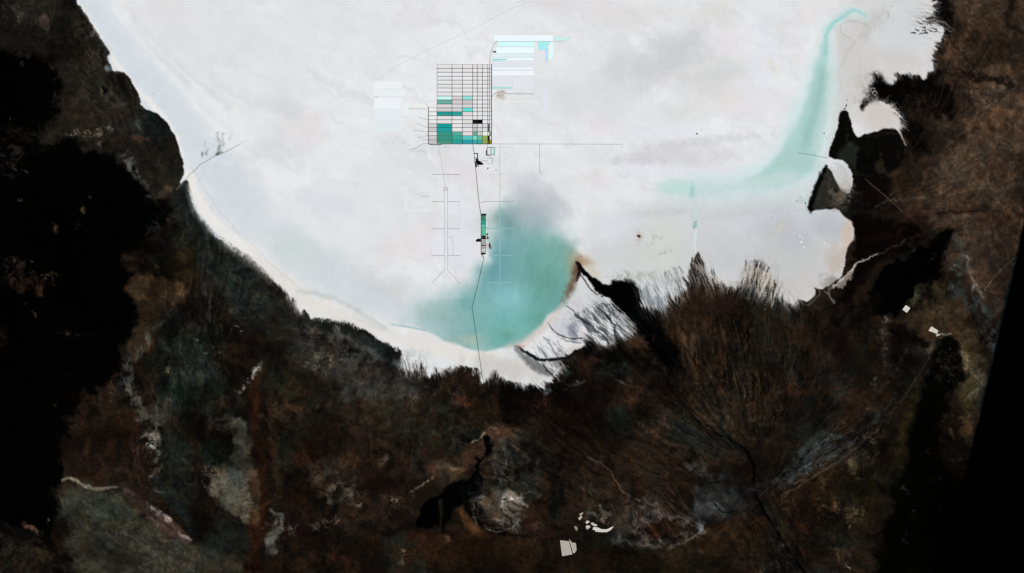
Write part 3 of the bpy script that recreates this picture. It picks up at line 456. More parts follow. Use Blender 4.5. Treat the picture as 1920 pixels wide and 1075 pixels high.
# ---- the salt flat
PX = X + .5 * fbm(X, Y, 12, 3, 2); PY = Y + .5 * fbm(X, Y, 12, 3, 9)
SALT = [(138, -60), (142, 0), (150, 14), (160, 27), (172, 48), (186, 68), (200, 88), (208, 101), (200, 107), (207, 122), (212, 135), (226, 133), (240, 141), (250, 158), (262, 178), (262, 196), (270, 204),
        (290, 209), (307, 224), (320, 242), (331, 261), (340, 297), (347, 322), (334, 348), (352, 334), (354, 350), (357, 369), (367, 395), (384, 418), (404, 442), (426, 459), (450, 471), (474, 489), (497, 511), (520, 534),
        (538, 549), (551, 565), (560, 580), (565, 593), (569, 580), (577, 584), (580, 597), (597, 595), (612, 598), (640, 602), (660, 608), (676, 616), (690, 622), (706, 636), (720, 642), (740, 650), (752, 662), (752, 690), (775, 688),
        (795, 684), (800, 700), (806, 708), (815, 692), (826, 698), (836, 688), (852, 688), (868, 686), (884, 690), (894, 690), (902, 700), (907, 722), (914, 704), (926, 694), (936, 702), (946, 711), (958, 716), (972, 718),
        (978, 726), (986, 722), (995, 718), (1006, 722), (1020, 727), (1024, 716), (1040, 706), (1050, 696), (1054, 684), (1048, 676), (1060, 668), (1078, 662), (1088, 652), (1096, 646), (1094, 634), (1104, 632), (1120, 638), (1136, 646), (1148, 640), (1166, 632), (1190, 626),
        (1180, 608), (1160, 586), (1150, 570), (1140, 560), (1125, 553), (1112, 538), (1100, 520), (1088, 508), (1084, 496), (1100, 512), (1116, 525), (1130, 533), (1146, 534), (1148, 524), (1170, 524), (1188, 527), (1200, 545), (1202, 562), (1206, 575), (1222, 576),
        (1238, 578), (1248, 562), (1262, 556), (1272, 548), (1280, 524), (1290, 522), (1294, 500), (1298, 478), (1300, 500), (1304, 480), (1309, 470), (1314, 486), (1322, 500), (1330, 510), (1345, 524), (1360, 532), (1376, 538), (1390, 528), (1400, 512), (1406, 500),
        (1418, 498), (1432, 498), (1440, 506), (1446, 524), (1454, 540), (1464, 556), (1480, 570), (1486, 576), (1494, 562), (1506, 564), (1514, 567), (1526, 558), (1532, 548), (1524, 538), (1540, 544), (1552, 540), (1566, 528), (1578, 518), (1584, 504), (1584, 480),
        (1592, 462), (1602, 448), (1601, 432), (1600, 420), (1590, 412), (1580, 402), (1574, 394), (1560, 391), (1545, 392), (1530, 395), (1520, 396), (1514, 392), (1517, 380), (1526, 372), (1524, 358), (1532, 350), (1534, 334), (1541, 328), (1543, 316), (1549, 309),
        (1558, 322), (1568, 344), (1580, 362), (1592, 366), (1600, 344), (1597, 322), (1588, 306), (1576, 298), (1556, 297), (1553, 290), (1561, 266), (1570, 245), (1574, 226), (1573, 215), (1581, 205), (1588, 207), (1594, 225), (1598, 244), (1608, 261),
        (1620, 252), (1640, 249), (1655, 241), (1668, 239), (1682, 246), (1690, 254), (1688, 240), (1690, 232), (1680, 214), (1670, 200), (1655, 190), (1640, 186), (1626, 192), (1618, 206), (1612, 200), (1622, 186), (1628, 174), (1632, 160), (1636, 146), (1634, 136), (1645, 132), (1652, 142),
        (1664, 156), (1672, 160), (1676, 152), (1684, 148), (1676, 140), (1690, 142), (1704, 138), (1720, 138), (1732, 150), (1736, 136), (1752, 132), (1750, 116), (1748, 100), (1756, 84), (1766, 70), (1772, 62), (1764, 52), (1745, 40), (1736, 34), (1750, 20), (1753, 5), (1752, -60)]
SL = win(100, -4000, 1830, 760)
x, y = X[SL], Y[SL]
# off-frame north the flat simply widens
ALL = [(-2500, -4000)] + [(138 - 900, -700)] + chk(SALT, False)[0] + [(2300, -900), (3200, -4000)]
D = sdf(x, y, ALL)
def reg(cx, cy, rx, ry): return np.exp(-(((x - cx) / rx) ** 2 + ((y - cy) / ry) ** 2) ** 1.5)
rough = 1.2 * fbm(x, y, 9, 4, 5, .65)
soft = np.full(x.shape, 1.0, np.float32)
# fringes: thin tongues drawn out along the drainage direction
for (cx, cy, rx, ry, ang, su, sv, amp, sf, sd_) in (
        (1240, 545, 44, 44, 68, 2.6, 34, 20, 6, 1), (1275, 530, 30, 26, 75, 3.4, 26, 12, 3, 3), (1330, 525, 40, 34, 70, 3.0, 24, 12, 2, 2), (1375, 525, 26, 22, 92, 3.2, 14, 9, 2, 4), (1425, 530, 34, 42, 108, 2.8, 34, 26, 2.5, 6), (1462, 552, 26, 30, 95, 3, 22, 13, 2, 8),
        (1725, 48, 44, 20, 12, 3.6, 22, 14, 1.5, 3), (1745, 10, 26, 34, -25, 3, 18, 10, 2, 5), (1752, 90, 22, 28, 30, 4, 18, 7, 2, 9), (1690, 210, 26, 36, 40, 3.0, 22, 10, 3, 2), (1650, 150, 24, 20, 70, 6, 10, 5, 4, 3), (1700, 142, 56, 18, 62, 7, 14, 8, 2, 6), (1628, 165, 18, 34, 20, 8, 12, 5, 5, 7),
        (460, 492, 90, 26, 60, 4.5, 14, 4, 4, 4), (385, 425, 40, 40, 70, 5, 16, 4, 3, 2), (540, 555, 40, 26, 75, 4, 16, 6, 4, 5), (640, 606, 60, 16, 88, 2.6, 10, 5, 1.2, 7), (735, 658, 26, 22, 60, 5, 10, 8, 3, 9), (775, 685, 24, 20, 80, 4, 10, 15, 7, 4), (830, 700, 40, 22, 80, 4, 16, 10, 2.5, 3), (920, 712, 34, 22, 95, 3, 18, 8, 2, 8), (1010, 716, 36, 20, 45, 3, 20, 10, 2, 6),
        (1130, 610, 60, 44, 45, 2.8, 34, 16, 5, 2), (1150, 620, 50, 30, 48, 2.2, 26, 10, 6, 7), (1050, 670, 30, 22, 60, 3, 20, 6, 3, 3), (1165, 526, 34, 12, 80, 6, 8, 4, 2.4, 7)):
    w = reg(cx, cy, rx, ry)
    rough = rough + w * amp * .55 * (aniso(x, y, ang, su, sv, sd_, 3, 3.0) + .35)
    soft = soft + w * sf * 1.1
m = sst(-soft, soft + .6, D + rough)
for (cx, cy, rx, ry, ang, su, sv, lo, ao, li, ai, sd_) in (
        (1240, 548, 44, 46, 68, 2.1, 30, 26, 1.1, 26, .6, 1), (1330, 520, 40, 44, 74, 2.2, 26, 26, 1.0, 6, .4, 4), (1432, 535, 44, 48, 106, 2.2, 28, 34, 1.2, 16, .6, 6), (1480, 560, 26, 26, 60, 2.2, 18, 14, .8, 10, .5, 2), (1395, 530, 30, 26, 90, 2, 14, 14, .8, 6, .4, 8),
        (1130, 605, 64, 46, 46, 2.2, 32, 14, .9, 46, .8, 3), (1040, 680, 34, 30, 55, 2, 22, 12, .8, 16, .6, 5), (920, 706, 40, 20, 92, 2, 16, 11, .9, 4, .3, 7), (1000, 716, 30, 16, 45, 2, 16, 10, .9, 6, .4, 2), (775, 690, 30, 26, 78, 2.6, 12, 18, 1.0, 16, .8, 4), (835, 695, 26, 20, 85, 2, 14, 11, .9, 3, .2, 9),
        (378, 395, 46, 66, 60, 3.4, 10, 7, .9, 3, .1, 3), (460, 490, 80, 50, 55, 3.4, 10, 9, .95, 3, .1, 5), (550, 570, 30, 26, 72, 2.4, 14, 11, .8, 3, .2, 8), (640, 604, 60, 14, 90, 2, 9, 4, .7, 3, .4, 3),
        (1730, 40, 50, 40, 8, 1.8, 24, 12, .9, 16, .6, 1), (1745, 100, 24, 40, 25, 3, 16, 6, .7, 4, .3, 2), (1690, 215, 30, 34, 40, 2.2, 22, 9, .9, 7, .3, 4), (1634, 165, 20, 40, 60, 6, 9, 8, .9, 10, .5, 5), (1690, 142, 60, 16, 62, 5, 14, 6, .8, 3, .2, 6),
        (1170, 524, 34, 10, 85, 4, 7, 6, .9, 10, .5, 7), (1590, 370, 26, 22, 30, 8, 12, 14, .8, 10, .5, 3), (1560, 530, 24, 20, 120, 2.2, 16, 8, .6, 10, .6, 5), (1600, 440, 14, 50, 90, 6, 8, 3, .6, 2, .2, 2), (180, 80, 60, 90, 50, 6, 12, 2.5, .5, 3, .2, 3)):
    w = reg(cx, cy, rx, ry); st = sst(-.05, .55, aniso(x, y, ang, su, sv, sd_ + 3, 3, 4.0)); st2 = sst(-.1, .9, aniso(x, y, ang, su, sv, sd_ + 8, 3, 4.0))
    De = D + .5 * rough
    ext = w * ao * np.exp(np.minimum(De, 0) / lo) * ((.55 if su >= 2.9 and cx < 700 else .07) + (.45 if su >= 2.9 and cx < 700 else .93) * st) * sst(-lo * 2.2, -lo * .3, De) * (1 - np.exp(-(((x - 1172) / 26) ** 2 + ((y - 575) / 46) ** 2) ** 2))
    m = np.maximum(m, np.minimum(ext, .95) * sst(6, 0, De) + m * sst(0, 6, De))
    m = m * (1 - .72 * w * ai * np.exp(-np.maximum(De, 0) / li) * st2)
SM = np.zeros((NY, NX), np.float32); SM[SL] = np.clip(m, 0, 1); SM[Y < -700] = 1
LANDC = C.copy()
# salt colours
b1 = fbm(wX, wY, 170, 3, 10); b2 = fbm(wX, wY, 110, 3, 14); b3 = fbm(X, Y, 40, 4, 1, .6)
C[:] = (228, 229, 231)
lay(np.s_[:], (233, 235, 238), sst(0, .9, b1) * .6)
stk = aniso(X, Y, 28, 14, 120, 3, 3, 12); lay(np.s_[:], (213, 216, 220), sst(.2, 1.1, stk) * .4); lay(np.s_[:], (236, 237, 239), sst(.2, 1.1, -stk) * .35)
lay(np.s_[:], (224, 220, 221), sst(.1, .9, b2) * .6)
lay(np.s_[:], (221, 227, 227), sst(.1, .9, -b1) * .5)
C += (1.8 * b3)[..., None]
# broad crust tones
poly([(1100, 410), (1200, 390), (1620, 370), (1640, 620), (1080, 590)], (207, 209, 210), .85, 40, 14, 60); poly([(1560, 20), (1640, -40), (1800, -40), (1800, 270), (1560, 270)], (210, 209, 208), .75, 24, 8, 30)
line([(150, -20), (230, 90), (300, 190), (380, 290), (470, 380)], [20, 26, 30, 36, 30], (214, 223, 232), .85, 18, 5, 50)
line([(210, 10), (300, 100), (380, 180), (470, 260)], [5, 6, 8, 9], (232, 236, 238), .7, 9, 4, 40)
line([(240, 50), (300, 110), (350, 160)], [6, 8, 6], (214, 217, 222), .8, 8, 3, 30)
blob(330, 60, 90, 60, 30, (222, 222, 224), .6, .8, .4); blob(430, 330, 60, 50, 20, (208, 215, 220), .7, .8, .4); blob(400, 400, 60, 60, 30, (212, 219, 227), .7, .8, .3); blob(430, 80, 30, 60, 30, (222, 222, 226), .6, .8, .4)
blob(540, 200, 40, 22, 40, (212, 214, 216), .7, .8, .4); blob(520, 285, 60, 26, 10, (212, 216, 220), .6, .8, .4); blob(600, 380, 60, 30, 0, (214, 217, 224), .6, .8, .4); blob(560, 470, 70, 30, 20, (208, 216, 214), .7, .8, .4); blob(620, 510, 90, 34, 10, (208, 212, 216), .7, .8, .4)
blob(730, 540, 60, 30, 20, (206, 206, 206), .6, .8, .4); blob(700, 560, 90, 30, 20, (200, 208, 210), .7, .8, .3); blob(860, 430, 40, 90, 0, (222, 224, 236), .6, .8, .3); blob(660, 260, 60, 40, 0, (230, 234, 236), .6, .8, .3)
blob(1170, 140, 60, 36, 0, (208, 209, 213), .8, .8, .4); blob(1265, 100, 70, 44, -25, (200, 202, 204), .8, .8, .4); blob(1330, 140, 70, 40, 0, (206, 208, 208), .7, .8, .4); blob(1180, 30, 120, 30, 0, (222, 219, 219), .7, .8, .4); blob(1340, 20, 60, 30, 0, (216, 215, 212), .6, .8, .4)
blob(1100, 180, 100, 40, 0, (216, 218, 222), .7, .8, .4); blob(1270, 215, 40, 22, 0, (214, 214, 214), .6, .8, .4); blob(1330, 180, 60, 40, 0, (222, 219, 218), .6, .8, .4); blob(1430, 120, 26, 80, 10, (226, 228, 236), .7, .8, .3); blob(1240, 250, 80, 12, 0, (226, 230, 238), .7, .8, .4)
blob(1280, 290, 120, 22, 0, (212, 210, 216), .8, .8, .4); blob(1190, 300, 60, 10, 0, (204, 204, 210), .6, .8, .5); blob(1320, 265, 110, 9, -6, (208, 208, 210), .7, .8, .5); blob(1300, 325, 160, 12, 3, (224, 226, 234), .8, .8, .4); blob(1060, 300, 60, 20, 0, (226, 228, 232), .6, .8, .4)
blob(1240, 400, 90, 30, -8, (208, 214, 216), .7, .8, .4); blob(1260, 398, 60, 8, -4, (194, 196, 200), .6, .8, .5); blob(1400, 400, 100, 9, -6, (190, 192, 196), .7, .8, .4); blob(1400, 430, 90, 40, 0, (206, 208, 214), .8, .8, .3); blob(1250, 460, 60, 60, 0, (206, 213, 206), .8, .8, .4)
blob(1150, 430, 50, 40, 0, (218, 222, 230), .7, .8, .4); blob(1180, 480, 60, 30, 0, (204, 208, 206), .8, .8, .4); blob(1420, 490, 120, 60, 0, (198, 199, 200), .85, .8, .3); blob(1500, 480, 80, 60, 0, (196, 196, 196), .85, .7, .3); blob(1480, 430, 70, 40, 0, (188, 191, 198), .8, .8, .3)
blob(1560, 420, 40, 30, 0, (182, 186, 192), .8, .7, .3); blob(1590, 445, 13, 46, 10, (204, 184, 168), .8, .7, .5); blob(1570, 490, 22, 30, 10, (190, 178, 168), .8, .7, .4); blob(1500, 540, 60, 26, 0, (200, 197, 192), .8, .7, .3); blob(1460, 430, 22, 10, -40, (206, 200, 186), .7, .7, .6, 'mottle')
blob(1480, 330, 60, 30, 0, (200, 214, 212), .6, .8, .4); blob(1440, 370, 120, 30, -10, (200, 208, 208), .7, .8, .3); blob(1560, 530, 20, 16, 30, (120, 114, 104), .6, .8, .6)
# east bay salts
poly([(1560, 40), (1640, 25), (1640, 130), (1620, 190), (1590, 210), (1560, 290), (1545, 290), (1565, 180), (1570, 100)], (206, 204, 202), .85, 10, 5, 20); blob(1690, 60, 60, 60, 0, (208, 212, 216), .8, .7, .3); blob(1680, 115, 50, 30, 0, (206, 202, 200), .8, .7, .3); blob(1650, 220, 40, 34, 0, (206, 200, 194), .9, .6, .3)
blob(1640, 40, 14, 40, 40, (192, 192, 188), .6, .7, .5); line([(1672, 10), (1665, 30), (1650, 50)], 1, (150, 146, 140), .6, 2, 2, 8, 'mottle'); line([(1575, 55), (1577, 45), (1590, 39), (1608, 40), (1626, 48)], 1, (160, 158, 154), .5, 1.6, 1, 9); line([(1575, 55), (1580, 66), (1595, 72)], .8, (150, 146, 140), .4, 1.6, 1, 9)
line([(1600, 80), (1580, 110), (1572, 140), (1575, 170)], 1.2, (186, 182, 178), .5, 3, 3, 12); blob(1615, 150, 16, 30, 10, (196, 188, 178), .6, .7, .6, 'mottle'); blob(1617, 203, 5, 6, 0, (60, 48, 40), .8, .6, .5); blob(1622, 175, 14, 20, 20, (150, 136, 122), .5, .8, .7, 'mottle')
blob(1580, 330, 26, 34, 0, (196, 198, 198), .9, .6, .3); blob(1585, 352, 14, 18, 0, (188, 178, 168), .7, .7, .4); line([(1560, 305), (1580, 312), (1588, 326), (1582, 336)], .8, (160, 162, 162), .5, 1.6, 1, 8)
line([(150, -20), (240, 100), (330, 220), (420, 340), (500, 430), (620, 520), (730, 585)], [10, 16, 22, 30, 34, 30, 20], (210, 217, 222), .7, 24, 6, 50); blob(560, 470, 70, 40, 30, (204, 214, 213), .7, .9, .3)
line([(215, 20), (290, 110), (370, 200), (460, 290)], [2, 3, 4, 4], (232, 236, 239), .8, 7, 3, 30); line([(250, 30), (340, 130), (430, 200)], 3, (210, 213, 219), .6, 8, 3, 30)
for k in range(26):
    a0 = rs.rand() * 1100 + 380; b0 = rs.rand() * 420; L0 = 40 + rs.rand() * 90; th = rs.rand() * .9 - .2
    line([(a0, b0), (a0 + L0 * .5, b0 + L0 * .5 * th + 6), (a0 + L0, b0 + L0 * th)], 1 + 2 * rs.rand(), (206, 209, 214) if k % 2 else (236, 237, 241), .35, 5 + 6 * rs.rand(), 6, 26)
# creamy beach along the western and southern shore
line([(145, 5), (185, 62), (215, 115), (250, 160), (290, 200), (322, 235), (342, 290)], [3, 3, 4, 5, 5, 4, 4], (236, 234, 231), .9, 3.5, 2, 16)
line([(355, 330), (370, 375), (398, 413), (436, 448), (478, 482)], [7, 10, 12, 13, 13], (234, 232, 228), .92, 5, 3, 16)
line([(480, 486), (520, 515), (552, 545), (590, 572), (640, 592), (690, 610), (730, 632), (780, 640), (830, 655), (880, 672), (930, 672)], [8, 12, 14, 16, 14, 12, 13, 14, 16, 14, 10], (226, 222, 217), .88, 7, 5, 18)
line([(565, 560), (610, 565), (650, 585), (700, 612), (740, 628)], [2, 3, 3, 3, 3], (236, 228, 220), .6, 3, 2, 12, 'mottle'); line([(560, 548), (600, 552), (640, 565), (690, 595), (725, 616)], [3, 4, 4, 4, 2], (186, 190, 188), .55, 4, 2, 16)
line([(358, 312), (378, 346), (402, 385), (440, 428), (480, 466), (522, 508), (566, 544)], .7, (196, 194, 192), .6, 1.8, 1.2, 14); line([(380, 372), (410, 410), (450, 446), (492, 484)], 1, (206, 203, 199), .5, 2.4, 1.5, 14); line([(830, 628), (870, 648), (900, 660)], 1.2, (232, 222, 210), .6, 1.6, 1, 12)
blob(940, 690, 70, 24, 8, (196, 192, 186), .7, .7, .4); blob(990, 690, 40, 20, 30, (206, 202, 196), .7, .7, .3); blob(780, 670, 26, 18, 0, (190, 190, 188), .6, .7, .6, 'mottle')
# south lip of the lagoon
blob(1080, 570, 40, 34, 40, (206, 206, 208), .9, .6, .3); blob(1060, 610, 30, 26, 40, (196, 200, 206), .8, .6, .4); blob(1095, 610, 22, 22, 0, (134, 138, 148), .8, .7, .5, 'streak', 45); blob(1075, 622, 9, 22, -10, (132, 136, 150), .8, .6, .4)
poly([(1085, 590), (1110, 570), (1140, 565), (1165, 590), (1190, 626), (1150, 645), (1110, 635), (1090, 610)], (84, 88, 92), .9, 6, 5, 12, 'streak', 47)
line([(1062, 575), (1080, 590), (1092, 602), (1110, 612), (1130, 628), (1142, 645)], [.6, 1.2, 2, 1.6, 1.5, 2], (28, 32, 34), .85, 1.4, 2, 9); line([(1120, 575), (1140, 592), (1150, 608), (1152, 622), (1162, 645)], [2, 2, 1.5, 1.5, 2.4], (18, 22, 24), .9, 1.6, 2, 9)
line([(1100, 582), (1122, 592), (1145, 612)], 1.2, (200, 202, 202), .7, 1.4, 2, 7); line([(1110, 575), (1130, 600), (1150, 625)], 1, (176, 178, 180), .6, 1.4, 2, 7); line([(1130, 570), (1152, 590), (1172, 612)], .8, (150, 152, 154), .7, 1.2, 2, 7)
line([(1027, 605), (1033, 615), (1042, 625), (1058, 632), (1072, 636), (1090, 634)], [.6, 1, 1, 1, 1.2, 1.4], (38, 36, 34), .9, 1, .8, 7); line([(1052, 634), (1065, 641), (1090, 643)], .7, (60, 56, 52), .7, 1, .8, 7)
blob(1018, 665, 10, 24, -30, (110, 114, 116), .8, .6, .5, 'streak', 60); blob(1040, 655, 9, 26, -40, (90, 92, 96), .7, .6, .5, 'streak', 52); line([(1045, 640), (1055, 655), (1062, 667)], .8, (96, 90, 84), .7, 1, 1, 7); line([(1020, 632), (1035, 650), (1045, 668)], 1.6, (98, 100, 104), .6, 1.8, 1.5, 7)
blob(1075, 655, 14, 9, -30, (204, 198, 190), .7, .6, .4); blob(1025, 690, 34, 18, 20, (120, 120, 122), .75, .7, .5, 'streak', 45); blob(1045, 682, 12, 9, 0, (150, 150, 150), .8, .6, .5)
line([(960, 646), (972, 650), (985, 660), (998, 670), (1015, 677), (1032, 676), (1048, 672), (1064, 671), (1082, 660)], [1, 2, 2.4, 2.6, 3, 2.6, 2.2, 2.4, 4], (6, 6, 8), 1, 1.6, 1.4, 9); line([(965, 650), (985, 672), (1010, 690), (1030, 700)], [3, 6, 8, 5], (86, 88, 92), .75, 5, 2, 10)
line([(1020, 685), (1028, 698), (1040, 706)], [2, 1.6, 1.2], (20, 18, 18), .85, 1.4, 1.2, 7)
blob(1205, 565, 40, 26, 70, (96, 104, 106), .7, .7, .5, 'streak', 68); blob(1240, 560, 34, 34, 60, (100, 106, 110), .7, .8, .5, 'streak', 65); blob(1185, 515, 40, 10, 0, (170, 172, 164), .7, .7, .6, 'mottle'); blob(1250, 530, 30, 20, 60, (170, 178, 178), .5, .8, .5, 'streak', 68)
# ---- brine on the salt: central lagoon
LAG = [(912, 402), (935, 388), (960, 372), (985, 372), (1010, 392), (1040, 420), (1062, 448), (1080, 476), (1083, 505), (1074, 535), (1058, 565), (1038, 592), (1012, 620), (985, 642), (940, 652), (905, 658), (860, 648), (815, 632), (775, 612), (745, 606), (765, 575), (790, 562), (830, 556), (868, 552), (884, 530), (892, 505), (900, 486), (915, 480), (915, 440)]
sl = win(700, 320, 1130, 690); x, y = X[sl], Y[sl]
dl = sdf(x, y, chk(LAG, True)[0]) + 9 * fbm(x, y, 50, 3, 4) * sst(640, 600, y) + 2 * fbm(x, y, 22, 3, 7)
sN = (np.where(y < 470, 30., 18.) * sst(1040, 980, x) + 26 * sst(490, 430, y) * sst(980, 1040, x)) * (y < 560) + np.where(x > 960, 9., 8.) ; sN = np.where((y > 620) & (x < 990), 5., sN)
sN = sN + 22 * sst(900, 850, x) * sst(615, 590, y)
ml = sst(-sN * .7, sN, dl) * (.34 + .66 * sst(760, 900, x))
C[sl] = C[sl] * (1 - ml[..., None]) + np.array((124, 172, 172), np.float32) * ml[..., None]
deep = ml * sst(0, 40, dl)
def tint(cx, cy, rx, ry, colr, a):
    mm = np.exp(-(((x - cx) / rx) ** 2 + ((y - cy) / ry) ** 2)) * a * ml
    C[sl] = C[sl] * (1 - mm[..., None]) + np.array(colr, np.float32) * mm[..., None]
tint(1022, 528, 44, 56, (96, 154, 138), .75); tint(960, 600, 60, 40, (112, 180, 174), .8); tint(925, 520, 40, 50, (106, 162, 168), .8); tint(1030, 460, 40, 40, (112, 168, 160), .8); tint(1000, 402, 56, 36, (160, 176, 182), .95)
tint(1000, 370, 40, 26, (188, 192, 198), .9); tint(820, 590, 60, 26, (146, 180, 176), .95); tint(790, 575, 30, 20, (168, 184, 184), .8); tint(870, 560, 20, 40, (122, 176, 170), .7); tint(875, 640, 34, 14, (166, 186, 172), .9); tint(900, 655, 30, 8, (150, 190, 180), .7); tint(955, 560, 34, 26, (136, 192, 196), .9); tint(940, 620, 30, 16, (116, 176, 168), .6)
tint(1015, 600, 24, 24, (96, 160, 140), .7); tint(1074, 500, 11, 44, (140, 150, 124), .9); tint(920, 405, 24, 16, (140, 160, 152), .9); tint(955, 408, 16, 30, (122, 156, 156), .7); tint(1050, 470, 26, 20, (124, 166, 156), .5); tint(945, 640, 20, 12, (104, 176, 168), .6); tint(930, 470, 26, 26, (98, 152, 158), .7); tint(950, 628, 16, 9, (96, 150, 126), .5)
for k in range(3): C[sl][..., k] *= 1 + (.03, .02, .012)[k] * (fbm(x, y, 30, 4, 3) + .8 * aniso(x, y, 100, 9, 60, 4, 3, 10)) * ml
blob(1012, 392, 46, 36, 30, (172, 182, 188), .55, .95, .5); blob(1000, 362, 60, 30, 25, (184, 188, 195), .65, .95, .5); blob(1045, 420, 30, 30, 30, (190, 202, 204), .5, .95, .5); blob(905, 415, 22, 24, 0, (196, 206, 204), .5, .95, .4); blob(985, 345, 36, 20, 0, (206, 208, 214), .5, .9, .3)
line([(1085, 520), (1072, 550), (1050, 580), (1020, 612), (990, 640), (955, 650)], [2, 3, 4, 5, 6, 5], (204, 192, 184), .7, 7, 2, 20)
blob(1081, 502, 8, 24, 10, (88, 60, 42), .9, .9, .3); blob(1071, 537, 7, 28, 28, (104, 80, 62), .85, .9, .5); blob(1094, 490, 16, 11, 20, (150, 112, 82), .7, .95, .4); blob(1088, 486, 26, 16, 10, (190, 178, 150), .4, .95, .3); blob(1110, 510, 20, 14, 40, (204, 196, 176), .7, .8, .3); blob(978, 650, 9, 4, 0, (190, 140, 122), .5, .8, .4)
line([(1081, 492), (1086, 500), (1086, 512), (1081, 525)], [2.5, 3.5, 3, 1.5], (14, 8, 6), 1, 2.6, .6, 8); line([(1084, 494), (1095, 508), (1104, 520), (1114, 530)], [2.4, 2, 2.5, 5], (10, 6, 5), 1, 1.4, .8, 8); line([(1086, 513), (1096, 525), (1106, 541), (1120, 553)], .9, (16, 14, 14), .95, .9, .6, 7)
poly([(1106, 521), (1120, 525), (1130, 536), (1150, 540), (1150, 560), (1132, 558), (1120, 548), (1111, 540), (1112, 533)], (4, 3, 3), 1, 1.4, 1.6, 6); line([(1120, 541), (1128, 552), (1132, 556)], [1.5, 2.4, 1], (172, 160, 158), .9, 1.2, 1.2, 5); line([(1126, 530), (1134, 535), (1142, 537)], 1.2, (150, 150, 146), .8, 1.2, 1.2, 5)
# eastern brine channel
CH = [(1622, 30), (1606, 20), (1592, 22), (1575, 34), (1557, 48), (1548, 62), (1549, 78), (1547, 100), (1540, 130), (1535, 170), (1528, 205), (1518, 240), (1505, 275), (1495, 300), (1450, 330), (1390, 348), (1310, 352), (1250, 352)]
line([(p[0] - 24 - k * 1.4, p[1] - (14 if k > 11 else 0)) for k, p in enumerate(CH[3:15])], 5, (237, 239, 243), .7, 10, 4, 30)
line(CH, [5, 7, 8, 10, 12, 12, 14, 20, 26, 34, 40, 46, 50, 50, 34, 26, 22, 10], (208, 226, 227), .9, 18, 4, 40)
line(CH[:15], [.5, 1.5, 2.5, 3, 3, 3, 4.5, 9, 14, 18, 22, 28, 34, 34, 20], (170, 208, 203), .9, 8, 3, 30)
line(CH[:8], [1, 2, 2, 2.5, 2.5, 2.5, 2, 2], (140, 208, 206), .65, 2.5, 1.5, 12)
line(CH[8:13], [5, 8, 8, 10, 6], (148, 188, 182), .8, 14, 3, 30); line([(1560, 130), (1552, 190), (1536, 240), (1530, 275)], [6, 7, 8, 8], (196, 214, 210), .6, 8, 2, 30)
line([(1500, 262), (1484, 296), (1455, 322), (1400, 342)], [5, 8, 7, 4], (172, 208, 200), .75, 9, 2, 30); blob(1500, 300, 36, 24, 0, (170, 202, 195), .8, .9, .3); blob(1440, 340, 50, 14, -12, (186, 212, 206), .7, .9, .4)
line([(1480, 335), (1400, 352), (1320, 355), (1250, 352)], [14, 14, 13, 9], (196, 216, 214), .75, 12, 4, 30); blob(1270, 352, 40, 14, 4, (188, 222, 212), .8, .8, .4); blob(1298, 360, 6, 14, 0, (160, 204, 196), .8, .8, .4); line([(1304, 365), (1306, 400), (1305, 430), (1302, 460)], [4, 5, 4, 2], (196, 216, 212), .7, 5, 2, 14); blob(1303, 422, 4, 8, 0, (130, 176, 168), .7, .8, .6); line([(1306, 430), (1302, 455), (1306, 475)], 1.6, (226, 228, 232), .7, 2, 1, 9); blob(1340, 365, 30, 14, 0, (190, 212, 208), .5, .9, .6, 'mottle')
line([(1545, 320), (1535, 350), (1525, 372)], [10, 14, 8], (196, 206, 208), .5, 12, 2, 20); blob(1502, 375, 10, 9, 30, (166, 196, 190), .6, .8, .6, 'mottle'); line([(1510, 385), (1516, 398), (1523, 402)], 2, (150, 190, 184), .6, 3, 1, 8)
blob(960, 330, 12, 40, 0, (216, 218, 222), .4, .9, .3); blob(700, 610, 40, 6, 24, (196, 204, 204), .5, .8, .4); line([(735, 608), (770, 614), (800, 620)], [1, 2, 1], (140, 176, 172), .7, 2, 1, 12)
# stains
for (bx, by, br, cc, aa) in ((1198, 443, 9, (196, 186, 176), .7), (938, 179, 9, (190, 180, 170), .8)):
    blob(bx, by, br, br, 0, cc, aa, .8, .6, 'mottle')
blob(1225, 450, 16, 7, -30, (150, 146, 134), .6, .8, .9, 'speck'); line([(1198, 448), (1197, 462), (1193, 475)], 1, (176, 168, 160), .5, 2, 1.5, 7, 'mottle'); blob(1245, 475, 18, 4, -20, (150, 150, 140), .5, .8, .9, 'speck')
line([(934, 180), (940, 175), (944, 181)], 1, (120, 108, 100), .6, 1.4, 1, 5, 'mottle')
blob(1450, 130, 6, 16, -40, (222, 214, 200), .5, .8, .6); blob(1445, 115, 5, 9, 0, (226, 216, 196), .5, .8, .5)
BR = [[(408, 288), (411, 273), (407, 258), (407, 246)], [(409, 286), (413, 268), (418, 252)], [(380, 296), (379, 288), (382, 274), (386, 264)], [(384, 292), (389, 282)], [(412, 280), (424, 262), (434, 257)]]
for k in range(90):
    br = BR[(0, 0, 1, 1, 2, 3, 4)[k % 7]]; t = rs.rand() ** 1.2 * (len(br) - 1.001); q0, q1 = br[int(t)], br[int(t) + 1]; f = t - int(t)
    x0_, y0_ = q0[0] + (q1[0] - q0[0]) * f + rs.randn() * 1.3, q0[1] + (q1[1] - q0[1]) * f + rs.randn() * 1.3
    th = math.atan2(q1[1] - q0[1], q1[0] - q0[0]) + rs.randn() * .5; l0 = 2 + rs.rand() * 5
    line([(x0_, y0_), (x0_ + l0 * math.cos(th), y0_ + l0 * math.sin(th))], .3 + .4 * rs.rand(), (112, 118, 112), .5 - .22 * t / (len(br) - 1), 1.1, .6, 4)
blob(409, 287, 7, 3.4, -15, (70, 74, 68), .8, .8, .8, 'mottle'); blob(379.5, 290, 2, 4, 10, (96, 100, 94), .6, .8, .6)
g4 = fbm(X, Y, 5, 4, 2, .7)
